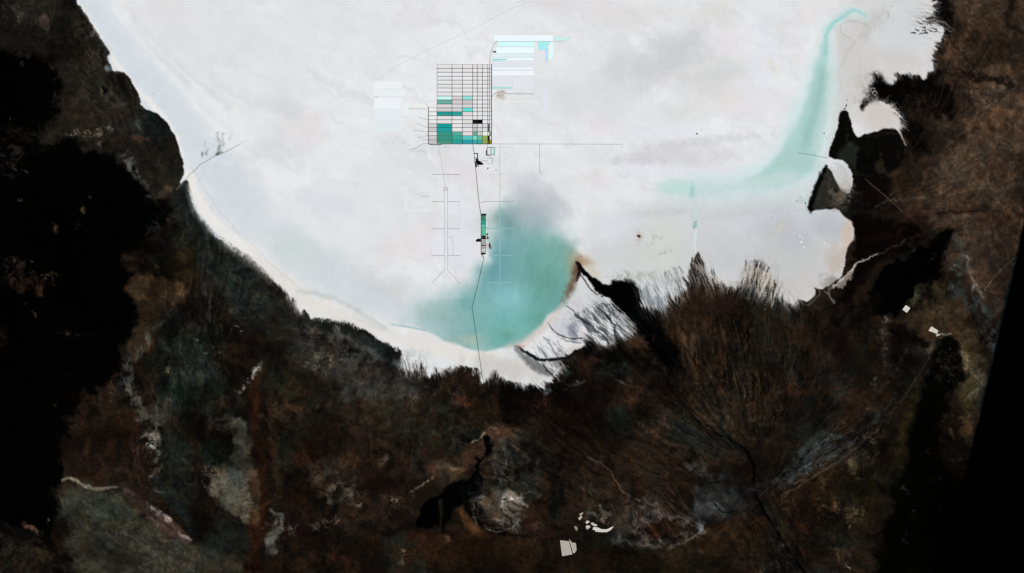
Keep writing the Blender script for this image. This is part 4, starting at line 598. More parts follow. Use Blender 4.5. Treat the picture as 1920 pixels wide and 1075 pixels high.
C *= (1 + .006 * g4 + .006 * fbm(X, Y, 18, 3, 6))[..., None]
C = C * SM[..., None] + LANDC * (1 - SM[..., None])
fingers([(1200, 538), (1225, 560), (1245, 560)], 72, 62, 14, 34, 60, (150, 158, 164), 1)
fingers([(1235, 545), (1260, 535), (1282, 528)], 66, 72, 18, 44, 44, (196, 198, 198), 2)
fingers([(1240, 515), (1262, 505), (1280, 500)], 70, 75, 14, 34, 22, (64, 68, 66), 22, (.2, .7), (.3, .7))
fingers([(1300, 495), (1312, 498), (1322, 508)], 82, 70, 16, 46, 22, (150, 142, 130), 3)
fingers([(1325, 510), (1350, 526), (1380, 532), (1402, 512)], 70, 98, 7, 26, 70, (196, 190, 182), 4)
fingers([(1400, 500), (1420, 505), (1440, 515), (1452, 535)], 103, 98, 20, 58, 90, (196, 184, 170), 5)
fingers([(1395, 492), (1420, 490), (1440, 498)], 100, 104, 10, 36, 30, (44, 34, 26), 25, (.2, .7), (.4, .8))
fingers([(1452, 540), (1470, 560), (1486, 568), (1500, 562)], 96, 60, 8, 22, 36, (192, 188, 182), 6)
fingers([(1735, 36), (1748, 22), (1752, 5)], 12, 4, 8, 20, 22, (186, 184, 182), 7)
fingers([(1744, 105), (1752, 90), (1764, 70)], 40, 25, 6, 14, 18, (196, 192, 188), 8)
fingers([(1640, 187), (1660, 192), (1680, 212), (1690, 240)], 0 - 50, 30, 8, 20, 46, (198, 190, 182), 9)
fingers([(1640, 134), (1665, 150), (1690, 142), (1735, 142)], 62, 80, 4, 12, 36, (190, 184, 178), 10)
fingers([(985, 718), (1015, 722), (1045, 702), (1056, 684)], 60, 30, 5, 15, 36, (186, 184, 180), 11)
fingers([(905, 704), (930, 698), (965, 716), (985, 722)], 92, 80, 5, 16, 34, (198, 194, 188), 12)
fingers([(800, 700), (835, 694), (880, 688), (900, 698)], 95, 85, 4, 16, 34, (194, 192, 188), 13)
fingers([(752, 668), (758, 690), (785, 692)], 100, 75, 8, 24, 44, (178, 180, 178), 14)
fingers([(1095, 575), (1125, 565), (1150, 590), (1172, 612)], 50, 42, 16, 40, 60, (168, 172, 176), 15)
fingers([(1080, 590), (1100, 580), (1135, 570), (1160, 600)], 50, 44, 16, 46, 50, (44, 50, 54), 16, (.25, .8), (.35, .8))
fingers([(1100, 620), (1130, 635), (1165, 625), (1185, 622)], 52, 36, 6, 22, 40, (120, 124, 126), 17)
fingers([(355, 355), (368, 395), (405, 442), (450, 470), (500, 512), (540, 552)], 100, 62, 3, 9, 130, (176, 176, 172), 18, (.5, 1.6), (.3, .7))
fingers([(580, 598), (640, 604), (690, 624), (745, 656)], 84, 80, 2, 8, 60, (170, 172, 168), 19, (.3, 1.0), (.4, .8))
line([(1906, 480), (1890, 548), (1872, 625), (1848, 728), (1833, 792)], .7, (22, 44, 52), .7, 1.6, .5, 20)
# salt tongues outside the flat
line([(1645, 476), (1630, 484), (1618, 488), (1608, 492), (1602, 500), (1596, 510), (1585, 520), (1572, 530), (1560, 538)], [.5, .8, 1, 1.2, 1.6, 2, 3, 2.5, 1.4], (196, 186, 178), .95, 1.2, 1.4, 7)
poly([(1572, 531), (1598, 506), (1600, 520), (1588, 528), (1578, 542), (1570, 538)], (140, 130, 124), .9, 1.6, 2, 5); line([(1535, 545), (1537, 552), (1530, 560), (1515, 572)], .7, (120, 110, 102), .8, 1, 1, 7); line([(1545, 545), (1555, 555), (1563, 567)], 1.4, (112, 104, 98), .8, 1.2, 1.6, 6)
line([(1560, 538), (1552, 545), (1558, 560), (1564, 568)], .8, (130, 122, 116), .7, 1, 1, 6)
line([(1688, 250), (1694, 262), (1698, 272)], [1.6, 1, .6], (188, 178, 168), .9, 1, 1, 7); line([(1566, 391), (1576, 398), (1582, 408), (1590, 411)], .8, (170, 160, 152), .8, 1, .6)
for k, p in enumerate(([(1735, 38), (1760, 38), (1775, 45), (1790, 60)], [(1730, 44), (1755, 46), (1770, 52), (1784, 60)], [(1738, 34), (1752, 36)], [(1742, 26), (1752, 30)])): line(p, [.9, .8, .6, .4][:len(p)], (176, 166, 158), .8, .8, 1, 7)
for p in ([(1708, 61), (1716, 62)], [(1722, 64), (1739, 62)], [(1730, 57), (1736, 59)], [(1751, 60), (1758, 59)], [(1740, 56), (1747, 59)], [(1716, 55), (1722, 58)], [(1728, 50), (1735, 52)], [(1738, 45), (1750, 43)], [(1731, 40), (1745, 41)], [(1735, 34), (1745, 35)], [(1746, 53), (1756, 55)], [(1719, 41), (1728, 45)]):
    line(p, [.7, 1.1], (20, 14, 12), .95, .8, .8, 5)
# peninsula hills: dark with grey-green fan between
poly([(1582, 206), (1589, 208), (1595, 232), (1600, 250), (1610, 262), (1622, 253), (1640, 250), (1666, 241), (1684, 246), (1694, 266), (1696, 300), (1672, 325), (1640, 330), (1612, 325), (1600, 312), (1586, 299), (1555, 297), (1556, 286), (1565, 258), (1574, 232), (1574, 216)], (8, 8, 7), .97, 1.4, 1, 7)
poly([(1596, 262), (1608, 268), (1606, 300), (1602, 318), (1580, 297), (1566, 294)], (34, 36, 31), .9, 4, 3, 9); line([(1592, 225), (1590, 250), (1580, 275), (1565, 292)], 1.4, (52, 54, 48), .6, 2.4, 2, 6, 'fil'); poly([(1650, 290), (1662, 325), (1638, 325)], (36, 34, 24), .9, 4, 3, 9); line([(1625, 256), (1660, 250), (1680, 250)], 2, (28, 26, 22), .7, 3, 1.5, 8); line([(1690, 270), (1684, 300), (1680, 320)], 2, (44, 30, 22), .7, 3, 2, 8, 'mottle')
poly([(1549, 311), (1558, 322), (1570, 346), (1582, 364), (1590, 372), (1576, 388), (1548, 390), (1530, 394), (1517, 394), (1516, 382), (1527, 370), (1526, 358), (1534, 348), (1534, 336), (1542, 326)], (42, 40, 35), .95, 1.2, .8, 6)
poly([(1562, 335), (1584, 364), (1596, 372), (1580, 388), (1552, 388), (1548, 370)], (92, 80, 70), .75, 8, 4, 10, 'mottle'); blob(1567, 358, 5, 4, 0, (12, 10, 9), .8, .6, .5); line([(1549, 312), (1540, 330), (1531, 352), (1522, 376), (1520, 392)], [2, 5, 5, 5, 4], (4, 4, 4), .95, 2.4, 1.4, 6)
blob(1584, 374, 14, 14, 0, (98, 88, 78), .8, .8, .4, 'mottle'); blob(1550, 335, 10, 16, 20, (50, 50, 44), .7, .6, .5, 'fil')
# ring pools in the black plain
for cxx, cyy, r in ((1636.5, 169, 4), (1640, 175, 4)):
    line([(cxx + r * math.cos(a), cyy + r * math.sin(a)) for a in np.linspace(0, 6.28, 12)], .5, (214, 212, 208), .95, .8, .5, 4)

# class map: 0 plain, 1 salt, 2 hills, 3 lagoon water, 4 channel water
CLS = np.zeros((NY, NX), np.int8)
HP = [[(-3000, -3000), (60, 100), (105, 120), (108, 230), (100, 262), (215, 275), (262, 345), (300, 390), (275, 470), (245, 510), (262, 600), (212, 700), (118, 790), (108, 1000), (-60, 980), (-3000, 2600)],
      [(1752, 640), (1775, 628), (1792, 645), (1800, 680), (1775, 780), (1765, 840), (1800, 950), (1810, 1200), (1640, 1200), (1665, 950), (1712, 790), (1745, 690)],
      [(1622, 585), (1640, 530), (1680, 485), (1740, 455), (1790, 428), (1770, 480), (1735, 560), (1668, 597)],
      [(1582, 206), (1589, 208), (1600, 250), (1610, 262), (1640, 250), (1666, 241), (1684, 246), (1694, 266), (1696, 300), (1672, 325), (1640, 330), (1612, 325), (1586, 299), (1555, 297), (1565, 258), (1574, 216)],
      [(1549, 311), (1570, 346), (1582, 364), (1566, 388), (1530, 394), (1517, 394), (1527, 370), (1534, 336)]]
HH = [620, 480, 480, 300, 260]
Z = np.zeros((NY, NX), np.float32)
shore = sst(0, 60, -sdf(X[::4, ::4], Y[::4, ::4], [(-2500, -4000), (-762, -700)] + SALT[::2] + [(2300, -900), (3200, -4000)]))
shore = np.repeat(np.repeat(shore, 4, 0), 4, 1)[:NY, :NX]
small = 16 * g1 - 30 * ridge(gx, gy, 26, 4, 2) - 14 * ridge(gx, gy, 9, 2, 5) + 60 * (f1 + 1)
Z += (1 - SM) * shore * (40 + np.clip(small, -38, 260))
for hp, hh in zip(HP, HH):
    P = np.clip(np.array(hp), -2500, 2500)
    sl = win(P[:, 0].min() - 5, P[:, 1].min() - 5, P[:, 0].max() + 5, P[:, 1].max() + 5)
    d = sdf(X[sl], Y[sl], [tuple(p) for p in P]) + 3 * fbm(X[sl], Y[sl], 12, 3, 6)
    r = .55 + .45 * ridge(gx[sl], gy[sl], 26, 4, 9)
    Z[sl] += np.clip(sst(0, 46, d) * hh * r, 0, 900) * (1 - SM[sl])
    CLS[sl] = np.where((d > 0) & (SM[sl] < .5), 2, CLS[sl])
CLS[SM >= .5] = 1
sl = win(700, 320, 1130, 690); CLS[sl] = np.where((ml > .42) & (SM[sl] > .5), 3, CLS[sl])
sl = win(1440, 10, 1640, 345); xx_, yy_ = X[sl], Y[sl]; bd = np.full(xx_.shape, 1e9, np.float32)
CW = [1, 2.5, 4, 5, 5, 5, 6, 10, 14, 18, 21, 25, 30, 24, 6]
for i in range(14):
    d2, tt = seg_d2(xx_, yy_, CH[i], CH[i + 1]); bd = np.minimum(bd, np.sqrt(d2) - (CW[i] + (CW[i + 1] - CW[i]) * tt))
CLS[sl] = np.where((bd < 0) & (SM[sl] > .5), 4, CLS[sl])
C = np.clip(C, 0, 252)
#PAINT-END

def s2l(c):
    c = np.asarray(c, np.float64) / 255.0
    return np.where(c <= .04045, c / 12.92, ((c + .055) / 1.055) ** 2.4)
ALB = np.clip(s2l(C) / K, 0.0002, .88).astype(np.float32)

# ------------------------------------------------------------------ materials
def base_mat(name, rough=.95, spec=.0):
    m = bpy.data.materials.new(name); m.use_nodes = True
    n = m.node_tree.nodes; b = n['Principled BSDF']
    b.inputs['Roughness'].default_value = rough
    b.inputs['Specular IOR Level'].default_value = spec
    return m, n, m.node_tree.links, b

def ground_mat(name, sc_list, amt, rough, spec, bump=0.0):
    """survey albedo times procedural grain finer than the survey"""
    m, n, l, b = base_mat(name, rough, spec)
    at = n.new('ShaderNodeAttribute'); at.attribute_name = 'albedo'
    tc = n.new('ShaderNodeTexCoord')
    prev = None
    for i, s in enumerate(sc_list):
        no = n.new('ShaderNodeTexNoise'); no.inputs['Scale'].default_value = 1.0 / s
        no.inputs['Detail'].default_value = 4; no.inputs['Roughness'].default_value = .65
        no.inputs['Distortion'].default_value = .6
        l.new(tc.outputs['Object'], no.inputs['Vector'])
        mr = n.new('ShaderNodeMapRange'); mr.inputs['From Min'].default_value = .25; mr.inputs['From Max'].default_value = .75
        mr.inputs['To Min'].default_value = 1 - amt; mr.inputs['To Max'].default_value = 1 + amt
        l.new(no.outputs['Fac'], mr.inputs['Value'])
        if prev is None: prev = mr
        else:
            mu = n.new('ShaderNodeMath'); mu.operation = 'MULTIPLY'
            l.new(prev.outputs[0], mu.inputs[0]); l.new(mr.outputs[0], mu.inputs[1]); prev = mu
    vm = n.new('ShaderNodeVectorMath'); vm.operation = 'SCALE'
    l.new(at.outputs['Color'], vm.inputs[0]); l.new(prev.outputs[0], vm.inputs['Scale'])
    l.new(vm.outputs[0], b.inputs['Base Color'])
    return m

M_LAND = ground_mat('dry_plain_soil', (110, 380), .34, .98, 0)
M_HILL = ground_mat('dark_volcanic_rock', (110, 380), .34, .98, 0)
M_SALT = ground_mat('salt_crust', (120, 500), .010, .9, .05)
M_WATER = ground_mat('shallow_brine', (900,), .012, .35, .12)

# ------------------------------------------------------------------ ground meshes
def tag(o, label=None, cat=None, group=None, kind=None):
    if label: o['label'] = label
    if cat: o['category'] = cat
    if group: o['group'] = group
    if kind: o['kind'] = kind
    return o

VX = wx(X).ravel(); VY = wy(Y).ravel(); VZ = Z.ravel()
ii = (np.arange(NY - 1)[:, None] * NX + np.arange(NX - 1)[None, :])
quads = np.stack([ii, ii + NX, ii + NX + 1, ii + 1], -1).reshape(-1, 4)
fc = CLS[:-1, :-1].ravel()
ALBF = ALB.reshape(-1, 3)
def sheet(name, cls, mat):
    q = quads[fc == cls]
    u, inv = np.unique(q, return_inverse=True)
    me = bpy.data.meshes.new(name)
    me.vertices.add(len(u)); me.loops.add(q.size); me.polygons.add(len(q))
    me.vertices.foreach_set('co', np.stack([VX[u], VY[u], VZ[u]], -1).astype(np.float32).ravel())
    me.loops.foreach_set('vertex_index', inv.astype(np.int32).ravel())
    me.polygons.foreach_set('loop_start', (np.arange(len(q)) * 4).astype(np.int32))
    me.polygons.foreach_set('use_smooth', np.ones(len(q), bool))
    me.update(calc_edges=True)
    at = me.color_attributes.new('albedo', 'FLOAT_COLOR', 'POINT')
    at.data.foreach_set('color', np.concatenate([ALBF[u], np.ones((len(u), 1), np.float32)], 1).ravel())
    me.materials.append(mat)
    o = bpy.data.objects.new(name, me); col.objects.link(o); o['kind'] = 'structure'
    return o
sheet('ground', 0, M_LAND)
sheet('salt_flat', 1, M_SALT)
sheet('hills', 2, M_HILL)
sheet('lagoon_water', 3, M_WATER)
sheet('channel_water', 4, M_WATER)

def zat(px, py):
    j = int(np.clip(np.searchsorted(xs, px), 1, NX - 2)); i = int(np.clip(np.searchsorted(ys, py), 1, NY - 2))
    return float(Z[i - 1:i + 2, j - 1:j + 2].max())

def ztop(pts):
    x0, x1 = min(p[0] for p in pts), max(p[0] for p in pts); y0, y1 = min(p[1] for p in pts), max(p[1] for p in pts)
    return max(zat(a, b) for a in np.linspace(x0, x1, 12) for b in np.linspace(y0, y1, 12)) + 2

# ------------------------------------------------------------------ object helpers
_mats = {}
def mat(rgb, kind='earth', amt=.06):
    key = (tuple(rgb), kind, amt)
    if key in _mats: return _mats[key]
    rough, spec = {'earth': (.95, 0), 'brine': (.3, .12), 'metal': (.5, .3)}[kind]
    m, n, l, b = base_mat(kind, rough, spec)
    a = np.clip(s2l(rgb) / K, .0008, .88)
    tc = n.new('ShaderNodeTexCoord'); no = n.new('ShaderNodeTexNoise')
    no.inputs['Scale'].default_value = 1 / 60.; no.inputs['Detail'].default_value = 4
    l.new(tc.outputs['Object'], no.inputs['Vector'])
    mr = n.new('ShaderNodeMapRange'); mr.inputs['From Min'].default_value = .3; mr.inputs['From Max'].default_value = .7
    mr.inputs['To Min'].default_value = 1 - amt; mr.inputs['To Max'].default_value = 1 + amt
    l.new(no.outputs['Fac'], mr.inputs['Value'])
    vm = n.new('ShaderNodeVectorMath'); vm.operation = 'SCALE'; vm.inputs[0].default_value = tuple(float(v) for v in a)
    l.new(mr.outputs[0], vm.inputs['Scale']); l.new(vm.outputs[0], b.inputs['Base Color'])
    _mats[key] = m
    return m

def mk(name, verts, faces, m, parent=None, loc=None):
    me = bpy.data.meshes.new(name); me.from_pydata([tuple(map(float, v)) for v in verts], [], faces); me.update()
    me.materials.append(m)
    o = bpy.data.objects.new(name, me); col.objects.link(o)
    if parent: o.parent = parent
    if loc: o.location = loc
    return o

def empty(name, px, py, z=0):
    o = bpy.data.objects.new(name, None); o.location = (wx(px), wy(py), z); o.empty_display_size = 50
    col.objects.link(o); return o

def ring_geo(outer, inner, h, z0=0.0, bank=.25):
    """closed embankment between two outlines, with sloping flanks"""
    n = len(outer); V = []; F = []
    mo = [((1 - bank) * o[0] + bank * i[0], (1 - bank) * o[1] + bank * i[1]) for o, i in zip(outer, inner)]
    mi = [(bank * o[0] + (1 - bank) * i[0], bank * o[1] + (1 - bank) * i[1]) for o, i in zip(outer, inner)]
    for pts, z in ((outer, z0), (mo, z0 + h), (mi, z0 + h), (inner, z0)):
        V += [(p[0], p[1], z) for p in pts]
    for r in range(3):
        for k in range(n):
            a, b = r * n + k, r * n + (k + 1) % n
            F.append((a, b, b + n, a + n))
    return V, F

def slab_geo(pts, h, z0=0.0, inset=0.0):
    n = len(pts); cxm = sum(p[0] for p in pts) / n; cym = sum(p[1] for p in pts) / n
    top = [(cxm + (p[0] - cxm) * (1 - inset), cym + (p[1] - cym) * (1 - inset)) for p in pts]
    V = [(p[0], p[1], z0) for p in pts] + [(p[0], p[1], z0 + h) for p in top]
    F = [tuple(range(n, 2 * n))[::-1]] + [(k, k + n, (k + 1) % n + n, (k + 1) % n) for k in range(n)]
    return V, F

def loc_pts(pts, px, py): return [((p[0] - px) * S, (py - p[1]) * S) for p in pts]

def inset_quad(q, d):
    """q corner points (clockwise on plan); d inset per edge: number or list of 4 (edge k from k to k+1)"""
    n = len(q); ds = [d] * n if np.isscalar(d) else d
    ar = sum(q[k][0] * q[(k + 1) % n][1] - q[(k + 1) % n][0] * q[k][1] for k in range(n))
    sg = 1 if ar > 0 else -1
    L = []
    for k in range(n):
        p, r = q[k], q[(k + 1) % n]; dx, dy = r[0] - p[0], r[1] - p[1]; le = math.hypot(dx, dy)
        nx_, ny_ = -dy / le * sg, dx / le * sg
        L.append(((p[0] + nx_ * ds[k], p[1] + ny_ * ds[k]), (dx, dy)))
    out = []
    for k in range(n):
        (a, u), (b, v) = L[k - 1], L[k]
        cr = u[0] * v[1] - u[1] * v[0]
        t = ((b[0] - a[0]) * v[1] - (b[1] - a[1]) * v[0]) / cr
        out.append((a[0] + u[0] * t, a[1] + u[1] * t))
    return out

def pond(q, fill, label, cat='pond', group=None, rim=(16, 16, 18), rw=.42, name='evaporation_pond', fillname='brine', h=6.0, kind='brine', z=0, amt=.05):
    px = sum(p[0] for p in q) / len(q); py = sum(p[1] for p in q) / len(q)
    e = empty(name, px, py, z); tag(e, label, cat, group)
    inner = inset_quad(q, rw)
    V, F = ring_geo(loc_pts(q, px, py), loc_pts(inner, px, py), h, .5)
    mk('embankment', V, F, mat(rim, 'earth', .1), e)
    n = len(q); fp = loc_pts(inset_quad(q, rw * .8 if np.isscalar(rw) else [w * .8 for w in rw]), px, py)
    # the fill: gently uneven surface as a small grid
    if n == 4:
        g = 4; V = []; F = []
        rnd = random.Random(int(px * 7 + py * 13))
        for a in range(g + 1):
            for b in range(g + 1):
                u, v = a / g, b / g
                p = [(1 - u) * ((1 - v) * fp[0][k] + v * fp[3][k]) + u * ((1 - v) * fp[1][k] + v * fp[2][k]) for k in (0, 1)]
                V.append((p[0], p[1], 2.0))
        for a in range(g):
            for b in range(g):
                k = a * (g + 1) + b; F.append((k, k + 1, k + g + 2, k + g + 1))
    else:
        V = [(p[0], p[1], 2.0) for p in fp]; F = [tuple(range(n))]
    mk(fillname, V, F, mat(fill, kind, amt), e)
    return e

# ------------------------------------------------------------------ large pond grid
ORD = ['top', 'second', 'third', 'fourth', 'fifth', 'sixth', 'seventh', 'eighth', 'ninth', 'tenth', 'eleventh', 'twelfth', 'thirteenth', 'fourteenth', 'fifteenth', 'sixteenth', 'seventeenth', 'eighteenth', 'nineteenth', 'bottom']
gxs = [819.1, 847.5, 867.0, 886.2, 894.9, 904.6, 914.5, 917.9, 921.6]
gys = [120.9, 128.5, 135.9, 143.3, 150.6, 158.2, 165.4, 172.8, 180.4, 187.5, 195.5, 202.5, 209.8, 217.4, 224.8, 232.2, 239.5, 247.3, 254.7, 262.6, 269.9]
COLN = ['widest', 'second', 'third', 'narrow fourth', 'fifth', 'sixth', 'slim seventh', 'slim eastern edge']
W1, W2 = (233, 234, 236), (226, 224, 224)
PC = {(8, 0): (205, 248, 242), (8, 1): (214, 210, 211), (8, 2): (150, 228, 220), (9, 0): (112, 170, 160), (9, 1): (207, 205, 206), (9, 2): (202, 197, 197), (10, 0): (222, 216, 218), (10, 1): (220, 218, 219), (10, 2): (216, 216, 218),
      (11, 0): (208, 206, 209), (11, 1): (208, 208, 211), (11, 2): (98, 226, 214), (12, 0): (38, 150, 144), (12, 1): (44, 160, 156), (12, 2): (224, 218, 218), (14, 3): (18, 18, 18), (14, 4): (4, 4, 5), (14, 2): (222, 222, 219), (15, 0): (24, 156, 150), (15, 3): (206, 203, 205), (15, 2): (218, 219, 224),
      (16, 0): (34, 156, 156), (16, 3): (192, 192, 196), (16, 4): (214, 214, 214), (17, 0): (58, 148, 132), (17, 1): (84, 172, 156), (17, 2): (228, 219, 218), (17, 3): (112, 160, 152), (17, 4): (208, 203, 203), (17, 5): (236, 239, 226),
      (18, 0): (60, 146, 126), (18, 1): (60, 166, 150), (18, 2): (88, 198, 190), (18, 3): (122, 216, 196), (18, 4): (104, 188, 150), (18, 5): (150, 172, 84), (18, 6): (10, 12, 8), (18, 7): (228, 226, 226),
      (19, 0): (70, 146, 126), (19, 1): (40, 158, 152), (19, 2): (38, 156, 168), (19, 3): (66, 166, 172), (19, 4): (64, 166, 156), (19, 5): (150, 166, 92), (19, 6): (82, 82, 20), (19, 7): (150, 130, 24), (15, 6): (84, 100, 102), (16, 6): (78, 96, 94), (17, 7): (150, 150, 152)}
CN = {(8, 0): 'ice blue', (8, 2): 'aqua', (9, 0): 'misty teal', (11, 2): 'bright aqua', (12, 0): 'deep teal', (12, 1): 'blue teal', (14, 3): 'mottled black', (14, 4): 'pure black', (15, 0): 'dark teal', (16, 0): 'bluish teal', (17, 0): 'green teal', (17, 1): 'soft sea green', (17, 3): 'grey teal',
      (18, 0): 'bottle green', (18, 1): 'jade', (18, 2): 'light turquoise', (18, 3): 'mint', (18, 4): 'leaf green', (18, 5): 'olive', (18, 6): 'black', (19, 0): 'moss green', (19, 1): 'peacock', (19, 2): 'ocean blue', (19, 3): 'steel turquoise', (19, 4): 'sea green', (19, 5): 'yellow olive', (19, 6): 'dark olive', (19, 7): 'mustard', (15, 6): 'slate', (16, 6): 'slate green', (17, 5): 'cream white'}
rnd = random.Random(5)
for r in range(20):
    for c in range(8):
        if c == 7 and r in (15,): pass
        q = [(gxs[c], gys[r]), (gxs[c + 1], gys[r]), (gxs[c + 1], gys[r + 1]), (gxs[c], gys[r + 1])]
        cc = PC.get((r, c))
        if cc is None:
            k = rnd.random(); cc = tuple(int(W1[i] * (1 - k) + W2[i] * k) for i in range(3))
            if r > 14 and c in (3, 4, 5): cc = tuple(int(v * .95) for v in cc)
        nm = CN.get((r, c)); wet = nm is not None
        rowt = ORD[r] + ' row' + ('' if r in (0, 19) else ' down')
        label = f"{nm} brine pond in the {rowt}, {COLN[c]} column of the big grid" if wet else \
            f"{'grey' if sum(cc) < 640 else 'white'} salt-crusted pond, {rowt}, {COLN[c]} column of the big grid"
        full = wet and r >= 17 and c < 6
        wv = .5 if c < 6 else .42
        rims = [wv, wv, wv, wv]
        if c == 0: rims[3] = .62
        if c == 7: rims[1] = .75
        rim = (18, 18, 20)
        if full: rims[0] = .2; rims[2] = .2; rim = (30, 62, 60)
        if full and r == 19: rims[2] = .5
        if (r, c) in ((16, 0), (17, 0), (18, 0)): rims[0] = .15; rims[2] = .15
        pond(q, cc, label, 'pond', 'evaporation ponds of the large grid', rim=rim, rw=rims, fillname='brine' if wet else 'salt_bed', kind='brine' if wet else 'earth', amt=.05 if wet else .02)
exs = [803.2, 819.1]
for k in range(9):
    r = 11 + k
    q = [(803.2, gys[r] - (.9 if k == 0 else 0)), (819.1, gys[r]), (819.1, gys[r + 1]), (803.2, gys[r + 1])]
    g = [236, 236, 236, 234, 208, 200, 222, 204, 198][k]
    nm = ['top', 'second', 'third', 'fourth', 'fifth', 'sixth', 'seventh', 'eighth', 'bottom'][k]
    tone = 'white' if g > 230 else ('pale grey' if g > 210 else 'grey')
    pond(q, (g, g, g + 1), f"{tone} crusted pond {nm} of the stack jutting out west of the grid", 'pond', 'ponds of the western side stack', rw=[.42, .3, .42, .7], fillname='salt_bed', kind='earth', amt=.02)

# bright old ponds east of the grid
GREY = (176, 180, 188)
def strip(x0, x1, y0, y1, colr, label, rim=GREY, rw=(.25, .2, .45, .2), kind='earth', nm='salt_pond', fill='salt_bed'):
    pond([(x0, y0), (x1, y0), (x1, y1), (x0, y1)], colr, label, 'pond', 'old salt ponds east of the grid', rim=rim, rw=list(rw), name=nm, fillname=fill, kind=kind, h=3, amt=.02)
strip(926, 1037.5, 66, 77.9, (238, 250, 255), 'long bluish white pond crowning the old field east of the grid', (196, 202, 210), (.2, .2, .5, .1))
strip(1038, 1070, 69, 76.6, (206, 238, 234), 'pale mint tail pond sticking out east at the very top', (206, 208, 214), (.1, .1, .3, .1))
ROWS = [(933, 1003, 78.2, 88.1, (214, 252, 253), 'icy cyan strip pond just below the top grey line'), (930, 1002, 88.4, 101.2, (236, 253, 254), 'wide icy white strip pond beside the little black depot'),
        (924, 1002, 101.5, 107.6, (226, 242, 248), 'thin blue white strip pond above the aqua puddle one'), (923.5, 1001.5, 107.9, 114.8, (238, 249, 254), 'white strip pond with an aqua puddle at its west end'),
        (923, 1001, 115.1, 120.5, (230, 234, 242), 'lilac white strip pond below the aqua puddle one'), (923, 1001, 120.8, 124.6, (232, 238, 246), 'thinnest strip pond of the old field'), (923, 1001, 124.9, 132, (238, 244, 250), 'bright white strip pond with a dark eastern corner'),
        (923, 1001.5, 132.3, 143, (242, 246, 252), 'broad brightest white strip pond south of the thin strips')]
for x0, x1, y0, y1, cc, lb in ROWS: strip(x0, x1, y0, y1, cc, lb, GREY, (.12, .25, .5, .2))
strip(922.5, 961, 143.3, 167.5, (226, 228, 236), 'lavender square pond with a mint edge, west of its twin', (206, 210, 218), (.1, .3, .4, .2))
strip(961.3, 1001.5, 143.3, 167.5, (228, 230, 236), 'lavender square pond, eastern twin of the old field', (206, 210, 218), (.1, .4, .4, .2))
def flat(pts, h, colr, name, label, cat, group=None, kind='earth', z=0, amt=.05, inset=0.0):
    px = sum(p[0] for p in pts) / len(pts); py = sum(p[1] for p in pts) / len(pts)
    V, F = slab_geo(loc_pts(pts, px, py), h, 0, inset)
    o = mk(name, V, F, mat(colr, kind, amt), None, (wx(px), wy(py), z))
    tag(o, label, cat, group)
    return o
flat([(923.8, 110.6), (951, 110.2), (950, 112.6), (926, 114), (923.8, 113.8)], 4, (150, 224, 214), 'brine_puddle', 'small aqua puddle at the west end of a white strip', 'puddle', kind='brine')
flat([(923.2, 162.8), (960.3, 163.2), (960.3, 166.6), (923.2, 166.6)], 4, (170, 226, 220), 'brine_puddle', 'mint band of brine along the lavender pond edge', 'puddle', kind='brine')
pond([(1009.3, 78.6), (1031, 78.6), (1022.3, 94.4), (1009.3, 94.4)], (170, 240, 240), 'aqua block pond right of the striped field', 'pond', None, (176, 190, 198), [.25, .1, .4, .25], 'salt_pond', 'brine', 3)
pond([(1022.3, 94.4), (1028, 88), (1027.2, 112), (1023.5, 119)], (186, 224, 252), 'narrow pale blue arm below the aqua block pond', 'pond', None, (190, 206, 220), .2, 'salt_pond', 'brine', 3)
pond([(1031, 78.6), (1038.3, 78.6), (1038.3, 109.5), (1027.5, 113.5), (1028, 88)], (228, 250, 248), 'white mint wedge pond east of the aqua block', 'pond', None, (176, 190, 194), .28, 'salt_pond', 'salt_bed', 3, 'earth')
flat([(1018.2, 168.4), (1026.8, 168.4), (1026.8, 208.6), (1018.2, 208.6)], 3, (228, 229, 238), 'salt_platform', 'upright lilac white bar standing alone east of the old field', 'salt pad')
flat([(946, 189.8), (1010, 190.8), (1010, 193), (946, 192.4)], 3, (234, 234, 230), 'salt_platform', 'long low cream line south of the grey track end', 'salt pad')

# bright dried fields west of the grid
for (x0, y0, x1, y1, g, lb) in ((701, 153, 754, 167, (243, 248, 251), 'northern bright white field of the western group'), (701, 168, 760, 181, (240, 245, 248), 'white field just above the short grey dash'), (701.5, 183.5, 752, 205, (243, 249, 252), 'brightest big white field below the short grey dash'),
        (701, 206, 753, 225, (236, 242, 245), 'dull white field south of the brightest one'), (700.5, 226, 753, 248, (234, 241, 244), 'dull white field with pad dots along its foot'), (754.5, 191, 766.5, 218, (240, 246, 248), 'upright white field between the western group and small track'),
        (755, 244, 772, 262, (231, 236, 242), 'small bluish white field west of the side stack'), (675, 251.5, 700, 255, (240, 242, 245), 'upper of the white bars at the far west edge'), (678, 257.5, 700, 262, (238, 241, 244), 'second white bar at the far west edge'),
        (678, 269, 700, 274, (238, 241, 244), 'third white bar at the far west edge'), (679, 285, 700, 289.5, (238, 241, 244), 'lowest white bar at the far west edge'), (769, 197, 797, 201.5, (243, 244, 240), 'cream bar above the small dotted track'),
        (758, 350, 764, 392, (232, 236, 242), 'bluish upright bar of the faint square outline'), (758, 392, 808, 397, (232, 236, 242), 'bluish low bar of the faint square outline'), (810, 444, 832.2, 478, (230, 235, 242), 'pale blue panel west of the twin tracks'), (840, 402, 861, 429, (224, 227, 230), 'greyish panel east of the twin tracks')):
    flat([(x0, y0), (x1, y0), (x1, y1), (x0, y1)], 3, tuple(v - 6 if v - 6 > 226 else v - 3 for v in g), 'salt_field', lb, 'salt field', 'harvested salt fields', amt=.015, inset=.01)

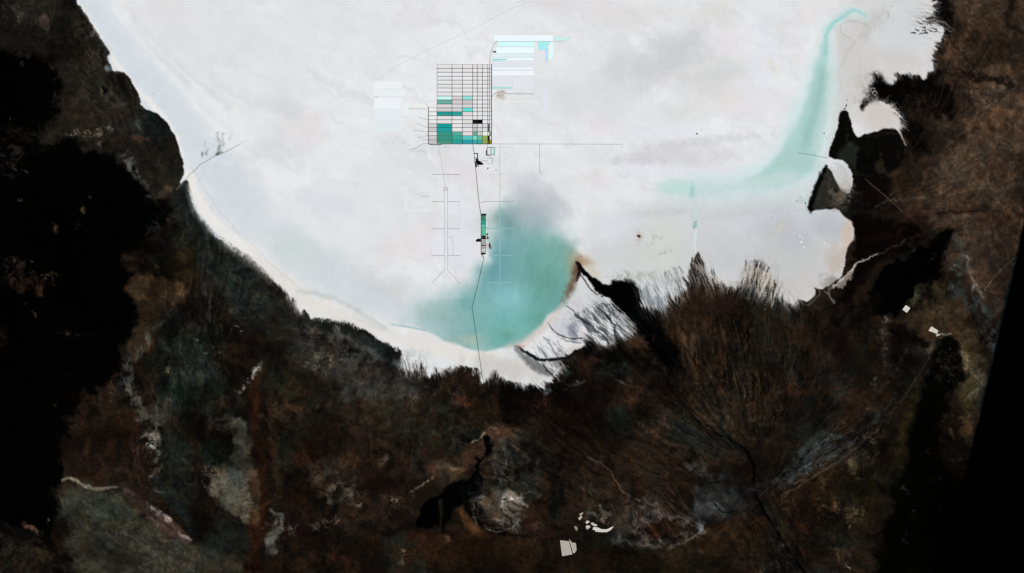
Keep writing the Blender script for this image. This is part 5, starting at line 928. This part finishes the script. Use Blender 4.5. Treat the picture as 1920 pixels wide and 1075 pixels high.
# small plant ponds
pond([(912.6, 276.2), (920.4, 276.2), (920.4, 290.8), (912.6, 290.8)], (222, 224, 226), 'white pond with black western wall below the grid corner', 'pond', None, (26, 26, 28), [.9, .45, .8, 1.3], 'plant_pond', 'salt_bed', 7, 'earth')
pond([(920.4, 276.2), (928, 276.2), (928, 290.8), (920.4, 290.8)], (186, 228, 214), 'mint green pond in a black frame below the grid corner', 'pond', None, (26, 32, 34), [.9, .9, .9, .45], 'plant_pond', 'brine', 7)
pond([(912.8, 296.4), (923.6, 296.4), (923.6, 307), (912.8, 307)], (226, 227, 232), 'white pond in a thin grey frame below the mint one', 'pond', None, (96, 94, 100), [.8, .9, .35, .3], 'plant_pond', 'salt_bed', 7, 'earth')
pond([(888.9, 287.3), (896.6, 287.3), (896.6, 297), (888.9, 297)], (236, 236, 234), 'white square yard in a thick black wall by the causeway road', 'pond', None, (6, 6, 7), [1.7, 2.2, 1.4, .8], 'plant_pond', 'salt_bed', 8, 'earth')
pond([(831.4, 351.8), (839.6, 351.8), (839.6, 357), (831.4, 357)], (214, 216, 218), 'tiny black framed box pond at the head of the twin tracks', 'pond', None, (54, 56, 60), .55, 'plant_pond', 'salt_bed', 6, 'earth')
pond([(911.1, 414), (915.2, 414), (915.2, 426.4), (911.1, 426.4)], (222, 228, 228), 'slim white pond stuck to the green chain', 'pond', None, (40, 44, 46), .5, 'plant_pond', 'salt_bed', 6, 'earth')
CH2 = [(404.6, 412.8, (60, 132, 100), 'forest green pond at the head of the lower chain'), (412.8, 420.7, (52, 156, 142), 'teal pond second in the lower chain'), (420.7, 427.2, (96, 190, 170), 'pale aqua pond third in the lower chain'), (427.2, 441.8, (86, 186, 146), 'long emerald pond at the foot of the green chain')]
for y0, y1, cc, lb in CH2: pond([(902.2, y0), (910.8, y0), (910.8, y1), (902.2, y1)], cc, lb, 'pond', 'green ponds of the lower chain', (26, 40, 36), [.3, .5, .3, .7], 'evaporation_pond', 'brine', 6)
yy = [449.3, 451.2, 453.1, 455.2, 457.1, 459, 461.4, 463.6, 465.8, 467.4, 470.6, 474.2]
cells = [(yy[k], yy[k + 1]) for k in range(5)] + [(yy[k], yy[k + 1]) for k in range(6, 11)]
cc2 = [(206, 200, 198), (186, 184, 184), (178, 176, 174), (196, 194, 190), (180, 178, 176), (186, 182, 180), (176, 172, 170), (196, 192, 190), (222, 218, 212), (190, 186, 182)]
nn = ['top', 'second', 'third', 'fourth', 'fifth', 'sixth', 'seventh', 'eighth', 'ninth', 'bottom']
for k, (y0, y1) in enumerate(cells):
    pond([(902.6, y0), (910.6, y0), (910.6, y1), (902.6, y1)], cc2[k], f"{nn[k]} of the ten grey basins stacked below the green chain", 'basin', 'small grey basins of the lower plant', (40, 36, 34), [.22, .7, .22, .6], 'settling_basin', 'salt_bed', 5, 'earth')

# ------------------------------------------------------------------ gravel yards, buildings, dumps
def yard(pts, colr, label, h=5, blds=()):
    px = sum(p[0] for p in pts) / len(pts); py = sum(p[1] for p in pts) / len(pts)
    e = empty('gravel_yard', px, py); tag(e, label, 'yard')
    rr = random.Random(int(px * 31 + py)); fine = []
    for k in range(len(pts)):
        a, b = pts[k], pts[(k + 1) % len(pts)]; n = max(1, int(math.hypot(b[0] - a[0], b[1] - a[1]) / 1.0))
        for t in range(n): fine.append((a[0] + (b[0] - a[0]) * t / n + rr.uniform(-.15, .15), a[1] + (b[1] - a[1]) * t / n + rr.uniform(-.15, .15)))
    V, F = slab_geo(loc_pts(fine, px, py), h, 0, .04)
    mk('gravel_bed', V, F, mat(colr, 'earth', .25), e)
    return e
def building(px, py, w, d, hgt, ang, wall, roof, label, group=None):
    e = empty('industrial_building', px, py, 5); e.rotation_euler = (0, 0, math.radians(ang)); tag(e, label, 'building', group)
    w *= S / 2; d *= S / 2
    V = [(-w, -d, 0), (w, -d, 0), (w, d, 0), (-w, d, 0), (-w, -d, hgt), (w, -d, hgt), (w, d, hgt), (-w, d, hgt)]
    mk('wall', V, [(0, 1, 5, 4), (1, 2, 6, 5), (2, 3, 7, 6), (3, 0, 4, 7)], mat(wall, 'earth', .05), e)
    w2, d2, rh = w + 1.5, d + 1.5, hgt + min(w, d) * .35
    V = [(-w2, -d2, hgt - .3), (w2, -d2, hgt - .3), (w2, d2, hgt - .3), (-w2, d2, hgt - .3), (-w2, 0, rh), (w2, 0, rh)]
    mk('roof', V, [(0, 1, 5, 4), (2, 3, 4, 5), (1, 2, 5), (3, 0, 4), (3, 2, 1, 0)], mat(roof, 'metal', .05), e)
    mk('door', [(-6, -d - .6, 0), (6, -d - .6, 0), (6, -d - .6, 8), (-6, -d - .6, 8), (-6, -d + .2, 0), (6, -d + .2, 0), (6, -d + .2, 8), (-6, -d + .2, 8)], [(0, 1, 2, 3), (1, 5, 6, 2), (4, 0, 3, 7), (3, 2, 6, 7)], mat((70, 74, 80), 'metal', .05), e)
BLK = (5, 5, 6)
yard([(892, 297.5), (897, 297.5), (897.2, 301), (900, 302.5), (904, 305), (907.5, 308.5), (903, 309.6), (897.5, 309.5), (892.2, 311), (890.6, 306.5), (891.5, 304)], BLK, 'jagged black yard beside the road at the northern plant')
yard([(890.6, 310.6), (894.2, 309.8), (894.6, 312), (892.6, 315), (891, 313)], (12, 10, 14), 'small black spill below the northern plant yard')
yard([(895.4, 310.7), (897.4, 310.8), (898, 312.4), (896.8, 313.4), (895.3, 312.6)], (16, 16, 18), 'round black heap under the northern plant')
yard([(910.8, 282), (912.4, 281.8), (912.6, 291), (918.8, 291.4), (918.6, 292.8), (911, 291.6), (911.4, 286.4)], (8, 8, 9), 'black bank wrapped round the white pond corner')
yard([(913.2, 315), (915.2, 314.4), (917, 315.4), (915, 316.6), (914, 318.4)], (60, 58, 60), 'dark speck west of the two south of the plant')
yard([(928.6, 319), (930.6, 318.6), (931.6, 319.6), (929.8, 320.2)], (56, 54, 56), 'dark speck east of the two south of the plant')
yard([(901.6, 401), (911.6, 400.8), (911.8, 404.4), (909.6, 404.6), (901.6, 404.4)], (28, 34, 32), 'dark bank capping the green pond chain')
yard([(902, 442), (910.8, 442), (911.2, 449), (902.2, 449)], (34, 32, 32), 'charcoal yard between green ponds and grey basins')
yard([(892, 451.4), (893.4, 448.8), (896.5, 447.8), (902, 448), (902, 453.6), (892.6, 453.6)], (12, 12, 18), 'black tongue shaped yard jutting west of the grey basins')
yard([(902, 474.3), (910.8, 474.3), (911.2, 476), (908, 478), (902, 477.6)], (18, 18, 22), 'black bank closing the foot of the grey basins')
yard([(902.2, 459.2), (910.8, 459.2), (910.8, 461.2), (902.2, 461.2)], (10, 8, 8), 'black bar crossing the grey basins midway')
yard([(911.4, 441), (912.4, 437.8), (914.4, 437.2), (915.4, 439.6), (914, 442)], (44, 54, 50), 'dark green heap right of the emerald pond')
yard([(912.6, 444), (915, 443.6), (916.8, 446.6), (915, 449), (913, 448)], (36, 44, 40), 'dark heap below the green one by the lower plant')
yard([(911.2, 441.6), (913, 442.4), (913.4, 448.4), (912.6, 449.4), (911.4, 449.2)], (198, 190, 180), 'beige patch beside the charcoal yard')
yard([(911.2, 457), (916, 456.4), (916.6, 459), (915, 463), (911.4, 464.2)], (200, 186, 174), 'beige yard right of the grey basins')
yard([(917, 456.4), (919.6, 456), (919.8, 459.6), (918.6, 463.8), (916, 463), (916.6, 459.6)], (26, 30, 30), 'black heap at the east end of the lower plant')
yard([(917.4, 464), (920.4, 460.6), (921.6, 464), (921, 467.6), (918.6, 467)], (92, 84, 92), 'mauve grey heap below the eastern black heap')
yard([(923.2, 97.2), (927, 95.8), (930, 96), (930.2, 99.6), (928, 98.4), (924.6, 99.4)], (30, 30, 30), 'little black depot beside the curved road')
building(893.8, 300.8, 1.5, 3, 14, 4, (150, 150, 150), (26, 26, 28), 'long dark roofed shed inside the black northern yard')
building(893.7, 307.4, 1.6, .9, 12, 0, (220, 220, 216), (236, 236, 232), 'white roofed hall in the black northern yard')
building(904.5, 445, 1.5, 1.2, 10, 0, (150, 160, 158), (116, 132, 128), 'teal roofed shed in the charcoal yard')
building(908.5, 446.5, 1.2, 2, 10, 0, (90, 90, 90), (14, 14, 16), 'black roofed shed in the charcoal yard')
building(913, 460, 1.4, 2.2, 10, 0, (220, 210, 200), (226, 214, 206), 'cream roofed shed on the beige yard')

# ------------------------------------------------------------------ roads, dikes and tracks
def road(name, pts, w, colr, h=3.0, label=None, cat=None, kind='structure', amt=.1, group=None):
    """w total width in grid units"""
    P = []
    for k in range(len(pts) - 1):
        a, b = pts[k], pts[k + 1]; n = max(1, int(math.hypot(b[0] - a[0], b[1] - a[1]) / 1.5))
        for t in range(n): P.append((a[0] + (b[0] - a[0]) * t / n, a[1] + (b[1] - a[1]) * t / n))
    P.append(pts[-1])
    V = []; F = []
    for k, p in enumerate(P):
        a = P[max(k - 1, 0)]; b = P[min(k + 1, len(P) - 1)]; le = math.hypot(b[0] - a[0], b[1] - a[1])
        nx_, ny_ = -(b[1] - a[1]) / le, (b[0] - a[0]) / le
        z = zat(*p)
        for off, hz in ((-.5, 0), (-.34, h), (.34, h), (.5, 0)):
            V.append((wx(p[0] + nx_ * off * w), wy(p[1] + ny_ * off * w), z + hz + .3))
        if k:
            o = 4 * (k - 1)
            for j in range(3): F.append((o + j, o + j + 1, o + j + 5, o + j + 4))
    o = mk(name, V, F, mat(colr, 'earth', amt))
    if kind == 'structure': o['kind'] = 'structure'
    else: tag(o, label, cat, group)
    return o
road('road', [(886.6, 270.4), (888.6, 286), (890.6, 306.5), (892.4, 320), (895, 350), (898.4, 380.8), (901.4, 401), (902, 404)], 1.05, (58, 56, 58), 6)
road('road', [(902, 404), (902, 477)], .8, (40, 40, 42), 6)
road('road', [(903.6, 477.4), (907.3, 483.4), (897, 528.7), (885, 577), (887.5, 592), (893, 630), (897.5, 660), (902, 690), (907.5, 722)], 1.0, (48, 62, 62), 6)
road('road', [(907.5, 722), (912, 745), (919, 775)], .7, (44, 40, 34), 4)
road('road', [(331, 356), (343, 343), (355, 328), (366, 319), (375, 309), (388, 302), (400, 294), (408, 291), (425, 284), (440, 276), (449, 271)], .9, (104, 108, 104), 4)
road('road', [(449, 271), (458, 266), (466, 262)], .5, (180, 182, 182), 3)
road('road', [(1496, 287), (1525, 291), (1553, 297)], .8, (80, 96, 92), 5)
road('road', [(932, 77.6), (927, 83), (922.6, 92), (919.4, 103), (918, 120.6)], 1.3, (176, 168, 168), 4)
road('road', [(922, 182.5), (925, 178), (930, 174), (940, 172), (946, 172.6), (950, 176.2)], 1.0, (140, 130, 126), 4)
road('road', [(950, 176), (1002.5, 176.4)], .95, (120, 122, 124), 4)
road('road', [(930, 77.9), (1056, 77.9)], .6, (150, 152, 162), 4)
road('road', [(1002, 1), (985, 6), (960, 17), (925, 34), (880, 58), (828, 82), (790, 100), (760, 115), (735, 130), (703, 151)], .55, (194, 190, 194), 2)
road('road', [(966, 6), (985, 0), (998, -8)], .5, (190, 188, 196), 2)
road('road', [(900, 302.5), (913.6, 301.6)], .7, (60, 60, 62), 4)
road('road', [(803, 269.8), (792.5, 269.8), (781, 278), (768, 281)], .75, (104, 106, 106), 4)
road('road', [(919.6, 291), (920.4, 296)], .5, (120, 120, 124), 3)
road('road', [(913.8, 271), (913.8, 276)], .5, (140, 140, 144), 3)
road('road', [(902.4, 477.6), (906.6, 484)], .6, (90, 92, 94), 4)
# black dams at the south edge of the grid
road('dam', [(804, 270.6), (812, 271.6), (819, 271.9), (829, 270.8)], 1.6, (14, 14, 16), 7, 'black earth dam under the western side stack', 'dam', 'thing')
road('dam', [(829.4, 270.5), (886, 270.4)], .8, (20, 22, 24), 7, 'thin black dam along the grid foot west of the road', 'dam', 'thing')
road('dam', [(887.4, 270.4), (921.8, 270.4)], .9, (20, 22, 24), 7, 'thin black dam along the grid foot east of the road', 'dam', 'thing')
road('dam', [(921.9, 120), (922, 219), (922.5, 226), (922, 236), (922, 270)], .7, (16, 16, 18), 7, 'black dam running down the east side of the grid', 'dam', 'thing')
road('dam', [(803, 201), (803, 270)], .9, (20, 20, 22), 7, 'black dam along the west face of the side stack', 'dam', 'thing')
TG = (116, 118, 122)
# well field tracks: each a service track
def track(pts, w=.55, c=TG): return road('track', pts, w, c, 3)
track([(833.2, 357), (833.2, 507)], .6, (150, 152, 156)); track([(838.8, 357), (838.8, 507)], .6, (150, 152, 156))
track([(833.2, 507), (810, 531)], .6, (132, 134, 136)); track([(838.8, 507), (862, 531)], .6, (132, 134, 136))
for yv in (327.3, 378, 429, 479.5):
    track([(809.4, yv), (833 if yv > 330 else 862, yv)], .7, (112, 114, 118))
    if yv > 330: track([(839, yv), (862, yv)], .7, (112, 114, 118))
track([(808, 276.4), (862, 276.4)], .45, (172, 174, 178)); track([(821.6, 272), (828, 306), (835.4, 351.6)], .5, (138, 138, 142)); track([(834.8, 273), (834.8, 325)], .4, (196, 198, 202)); track([(840.6, 273), (841, 351)], .4, (204, 206, 212))
track([(862, 273), (875, 290), (889.6, 307)], .35, (200, 200, 204)); track([(900, 300), (907, 296), (911, 292)], .4, (170, 168, 176))
track([(937.3, 271), (937.3, 384)], .55, (138, 138, 142)); track([(938, 276.3), (963, 276.3)], .45, (160, 160, 164)); track([(914, 276.1), (937, 276.2)], .4, (178, 178, 182)); track([(912, 327.2), (964, 327.2)], .4, (186, 188, 192))
track([(901, 380), (912, 378.2), (937, 377.8), (948, 378.6), (963.5, 378.4)], .7, (104, 106, 112)); 
track([(922, 270.2), (1012, 270.2), (1066, 270.4), (1167, 270.8)], .6, (122, 122, 126)); track([(1011.6, 270.5), (1011.8, 322), (1014.6, 327)], .6, (112, 112, 114)); track([(1064, 270.6), (1065.5, 277)], .5, (140, 140, 142)); track([(1167, 271), (1167, 277)], .5, (130, 130, 132))
LT = (176, 206, 208)
for p in ([(937.5, 384), (937.5, 536)], [(912, 428.4), (963.5, 428.4)], [(918, 479.2), (962, 479.2)], [(914, 530.2), (962, 530.2)]): track(p, 1.7, (140, 186, 188))
track([(937.5, 556), (915, 576)], 1.8, (134, 190, 192)); track([(937.5, 556), (964, 584)], .8, (130, 188, 190)); track([(975, 330), (976, 400)], .5, (196, 200, 206))
for p in ([(802.6, 224.6), (795, 223), (786, 220.2)], [(802.6, 239.4), (798, 238), (788, 233.6), (782, 231.6)], [(802.6, 247.4), (795, 247), (785, 245), (777, 244.8)], [(802.6, 254.6), (797, 252.4)], [(802.6, 262.6), (792, 262.4)], [(783, 257.4), (799, 257.4)]): track(p, .6, (112, 110, 114))
track([(766, 204), (797.6, 204)], .6, (132, 130, 130)); track([(782, 204.4), (788.5, 213.5)], .35, (180, 180, 184)); track([(766, 283.4), (799, 283.6)], .45, (160, 160, 162)); track([(782, 281), (782, 292)], .4, (180, 180, 184))
track([(701.5, 182), (710, 182.2)], .8, (150, 148, 146)); track([(724, 167.4), (746, 167.6)], .5, (206, 202, 198)); track([(797, 195), (800.5, 198), (803, 201.4)], .5, (150, 148, 150))
for yv, c in ((361.6, (190, 190, 194)), (366.4, (112, 112, 114)), (369.8, (112, 112, 114))): track([(787.5, yv), (804.5, yv)], .5, c)
track([(839, 445), (847.6, 445.2), (849.8, 462), (850, 479)], .7, (150, 176, 172)); track([(852, 484), (854, 520)], .5, (192, 202, 202)); track([(809.6, 432), (809.6, 520)], .35, (196, 198, 202)); track([(862, 380), (862, 427)], .35, (196, 198, 202))
track([(672, 410.5), (690, 418.5)], .4, (192, 192, 196)); track([(619, 488), (624.5, 520)], .5, (190, 193, 198)); track([(1200, 150), (1203, 190)], .5, (196, 196, 198))
road('road', [(1622, 336), (1655, 364), (1690, 395)], .4, (112, 98, 80), 3)

# ------------------------------------------------------------------ well pads
def blobmesh(name, px, py, rx, ry, h, colr, z=0, seed=0, n=14, rings=4, kind='earth', amt=.2):
    rr = random.Random(seed); ph = [rr.uniform(0, 6.28) for _ in range(4)]
    V = [(0, 0, h)]; F = []
    for r in range(1, rings + 1):
        t = r / rings
        for k in range(n):
            a = 6.2832 * k / n
            w = 1 + .18 * math.sin(2 * a + ph[0]) + .12 * math.sin(3 * a + ph[1]) + .08 * math.sin(5 * a + ph[2])
            V.append((rx * S * t * w * math.cos(a), ry * S * t * w * math.sin(a), h * (1 - t ** 2) * (1 + .25 * rr.uniform(-1, 1)) if r < rings else -1.0))
    for k in range(n): F.append((0, 1 + k, 1 + (k + 1) % n))
    for r in range(1, rings):
        for k in range(n):
            a, b = 1 + (r - 1) * n + k, 1 + (r - 1) * n + (k + 1) % n
            F.append((a, a + n, b + n, b))
    o = mk(name, V, F, mat(colr, kind, amt), None, (wx(px), wy(py), z))
    for p in o.data.polygons: p.use_smooth = True
    return o
PADS = [(504, 276), (555, 276), (606, 276), (657, 276), (702, 276), (701, 290), (505, 328), (555, 327), (606, 327), (657, 327), (708, 327), (756, 324), (657, 378), (708, 378), (760, 378), (606, 428), (657, 428), (708, 429), (564, 405), (755.7, 219.4), (743, 219.4), (769, 219.4), (782, 219.4),
        (723, 244), (730.5, 244), (743, 244), (755.7, 244), (769, 244), (723, 270), (731, 270), (743, 270), (755.8, 270), (769, 270), (795, 270), (782, 232), (782, 257.4), (790, 260.5), (698, 223), (680.5, 159), (691.5, 146), (683, 146), (742, 147), (701, 261), (781, 364), (810, 399), (720, 171), (605, 327),
        (809.6, 327.3), (809.6, 378), (809.6, 429), (809.6, 479.5), (862, 327.3), (862, 378), (862, 429), (862, 479.5), (810, 531), (862, 531), (962.5, 276.3), (937.3, 377.8), (963.6, 378.4), (1167, 277), (1014.8, 327), (767, 204), (797.5, 204), (862, 273), (766.5, 285.6), (797, 285.6), (782, 292), (801, 257)]
rnd = random.Random(8)
for k, (px, py) in enumerate(PADS):
    strong = k >= 47 or k in (8, 10, 13, 25, 19, 26, 5, 11)
    o = blobmesh('drilling_pad', px, py, .62 if strong else .45, .55 if strong else .42, 3, (84, 82, 84) if strong else (132, 130, 132), 0, k, 10, 3)
    if k < 19: place = f'small grey drill pad out on the open salt, dot of the wide western array'
    tag(o, 'small dark drill pad at the end of a thin salt track' if k >= 47 else 'tiny grey drill pad, one dot of the western array on open salt', 'drill pad', 'drill pads along the tracks' if k >= 47 else 'drill pads of the western array')

# ------------------------------------------------------------------ islets, knolls, mounds
ISL = [(1198, 443, 3.6, 3.2, (70, 58, 52), 'dark round rock knoll alone on the pale greenish salt'), (1307, 251.2, 1.7, 1.7, (24, 24, 22), 'black rock islet alone on the northern salt'), (1315, 243.6, 1.2, .8, (150, 146, 134), 'faint grey rock beside the lone black islet'),
       (1586.6, 198.5, 1.1, 3.6, (8, 8, 8), 'elongated black islet north of the peninsula tip'), (1588.8, 187.6, .9, 1.1, (20, 20, 20), 'small black islet farthest north of the peninsula tip'), (1583.4, 204, 1.6, 1.5, (6, 6, 6), 'black islet touching the peninsula tip'),
       (1545.2, 250.4, 1.2, 1.5, (24, 34, 32), 'dark islet in the brine channel west of the peninsula'), (1550, 259.5, 1.4, .6, (110, 136, 130), 'greenish shoal south of the channel islet'), (1510.2, 381.4, 1.5, 1.3, (8, 8, 8), 'black islet off the triangle hill south west corner'),
       (1514.6, 366.6, 1, .8, (30, 32, 32), 'tiny black islet off the triangle hill west side'), (1519.8, 398.8, 1.3, 2.2, (10, 10, 10), 'black islet just below the triangle hill'), (1493.6, 377.4, 1.5, .8, (50, 60, 58), 'flat dark islet in the green puddle west of the triangle hill'),
       (1446.5, 408.8, .9, .8, (60, 60, 60), 'tiny dark rock on the southern salt'), (288, 176.8, .9, .9, (60, 60, 58), 'tiny dark rock in the western salt near the shore'), (1301, 426, 1, 1.8, (90, 100, 96), 'grey green rock beside the narrow spring streak'), (1304.8, 416.6, 1.4, 1.2, (86, 110, 104), 'teal grey rock at the top of the spring streak'),
       (1197, 431, 1.3, .6, (90, 84, 78), 'thin dark rock just above the round knoll'), (408, 289.4, 3, 1.5, (72, 76, 70), 'grey gravel heap where the western road bends')]
for k, (px, py, rx, ry, cc, lb) in enumerate(ISL):
    o = blobmesh('rock_islet', px, py, rx, ry, 40 if max(rx, ry) > 1.5 else 18, cc, 0, 40 + k, 16, 5); tag(o, lb, 'islet')
MND = [(1499.5, 441.6, 1.6, 'first of two close white salt mounds'), (1503.4, 445.4, 1.5, 'second of two close white salt mounds'), (1502.6, 454.4, 2.2, 'largest white salt mound of the eastern bay'), (1506.8, 464.6, 1.6, 'southernmost white salt mound of the eastern bay'), (1508.6, 437, 1, 'small white salt mound right of the close pair'),
       (1500, 425, 1, 'small white salt mound north of the close pair'), (1545.6, 456, 1.8, 'white salt mound near the eastern shore'), (1475.6, 443, 1.1, 'small white salt mound west of the others'), (1497.6, 427, .9, 'tiny white salt mound above the close pair'), (1418, 450, 1, 'faint white mound far west in the southern bay'), (259.5, 121.5, 1, 'tiny white mound by the western shore')]
for k, (px, py, r, lb) in enumerate(MND):
    o = blobmesh('salt_mound', px, py, r, r * .75, 14, (236, 238, 240), 0, 70 + k, 12, 4, amt=.02); tag(o, lb, 'salt mound', 'white salt mounds of the eastern bay' if k < 10 else None)

# ------------------------------------------------------------------ white compounds on the dark plain
def compound(name, pts, label, field, wallc, rows=0, rim=.5):
    px = sum(p[0] for p in pts) / len(pts); py = sum(p[1] for p in pts) / len(pts)
    z = ztop(pts)
    e = empty(name, px, py, z); tag(e, label, 'compound')
    V, F = ring_geo(loc_pts(pts, px, py), loc_pts(inset_quad(pts, rim), px, py), 8, 0)
    mk('perimeter_bank', V, F, mat(wallc, 'earth', .05), e)
    V, F = slab_geo(loc_pts(inset_quad(pts, rim * .7), px, py), 60, -58); mk('graded_field', V, F, mat(field, 'earth', .10), e)
    if rows and len(pts) == 4:
        rr = random.Random(int(px)); q = inset_quad(pts, rim * 1.6)
        for k in range(rows):
            u, v = rr.uniform(.1, .75), (k + .5) / rows; du, dv = rr.uniform(.08, .26), .28 / rows
            cs = []
            for (a, b) in ((u, v), (min(u + du, .95), v), (min(u + du, .95), v + dv), (u, v + dv)):
                cs.append(tuple((1 - a) * ((1 - b) * q[0][i] + b * q[3][i]) + a * ((1 - b) * q[1][i] + b * q[2][i]) for i in (0, 1)))
            V, F = slab_geo(loc_pts(cs, px, py), 5, 2.5); mk('shed_row', V, F, mat((rr.choice([112, 128, 146]),) * 3, 'metal', .05), e)
    return e
compound('walled_compound', [(1050.2, 1013.3), (1066.7, 1015), (1073, 1039.3), (1054, 1042.6)], 'large white quadrilateral compound at the southern edge', (176, 170, 160), (214, 208, 198), 9, .7)
compound('walled_compound', [(1067, 1010.4), (1070.4, 1014.6), (1077.6, 1037.4), (1074.6, 1037)], 'slim bright strip along the east side of the large compound', (196, 188, 174), (190, 184, 172), 0, .3)
compound('walled_compound', [(1071.6, 1017), (1079.8, 1018.6), (1081, 1031.6), (1077.6, 1036.6)], 'ragged eastern annex of the large compound', (176, 170, 156), (198, 192, 178), 3, .4)
compound('walled_compound', [(1697.9, 572.3), (1706.1, 577.9), (1699.7, 586.8), (1691.5, 580.8)], 'tilted white square compound by the black mountain', (212, 208, 202), (228, 224, 218), 6, .5)
compound('walled_compound', [(1745.9, 612.1), (1758.9, 620.3), (1756, 626.3), (1740.3, 620.3)], 'tilted white oblong compound south east of the square one', (206, 202, 190), (228, 224, 214), 7, .5)
def quarry(pts, label, colr, cat='quarry', name='white_quarry'):
    rr = random.Random(int(pts[0][0] * 17)); px = sum(p[0] for p in pts) / len(pts); py = sum(p[1] for p in pts) / len(pts)
    z = ztop(pts); fine = []
    for k in range(len(pts)):
        a, b = pts[k], pts[(k + 1) % len(pts)]; n = max(1, int(math.hypot(b[0] - a[0], b[1] - a[1]) / 1.4))
        for t in range(n): fine.append((a[0] + (b[0] - a[0]) * t / n + rr.uniform(-.3, .3), a[1] + (b[1] - a[1]) * t / n + rr.uniform(-.3, .3)))
    V, F = slab_geo(loc_pts(fine, px, py), 66, -60, .03)
    o = mk(name, V, F, mat(colr, 'earth', .22), None, (wx(px), wy(py), z)); tag(o, label, cat)
quarry([(1111, 989.4), (1114, 987.6), (1120, 989), (1128, 992.4), (1138, 992.4), (1144, 989.6), (1148.6, 987), (1150.6, 987.8), (1145, 994.4), (1138, 997.6), (1128, 998), (1116, 997), (1115.4, 994.4), (1110.6, 993)], 'bright white crescent terrace at the southern settlement', (212, 204, 196))
quarry([(1097.4, 980), (1099, 976.8), (1103, 976), (1106.4, 978.4), (1102.6, 980.4), (1100.6, 983)], 'small white block above the crescent terrace', (204, 198, 188))
quarry([(1098, 988), (1100, 985), (1105, 985.4), (1107.6, 987), (1104, 991), (1100.6, 993)], 'white block west of the crescent terrace', (198, 192, 182))
quarry([(1107, 982), (1110, 979.2), (1114, 981.4), (1119.6, 984.4), (1119.6, 987), (1111.6, 985.6)], 'white patch just over the crescent terrace head', (190, 186, 178))
quarry([(1085.6, 965), (1088, 962), (1093.6, 960.6), (1092, 964), (1089, 967.4)], 'upper beige patch of the northern pair by the settlement', (168, 156, 138))
quarry([(1083.6, 972), (1087, 969), (1091, 967), (1091.6, 969.6), (1087, 975.6)], 'lower beige patch of the northern pair by the settlement', (190, 178, 160))
quarry([(1076, 987), (1079.6, 986), (1083.6, 990), (1081.6, 996), (1078.4, 993)], 'dim olive white patch above the large compound', (132, 128, 110))
quarry([(1756.4, 625.6), (1759, 628), (1763.2, 626), (1761.4, 629), (1754.6, 631)], 'small white spur below the tilted oblong compound', (196, 190, 178))
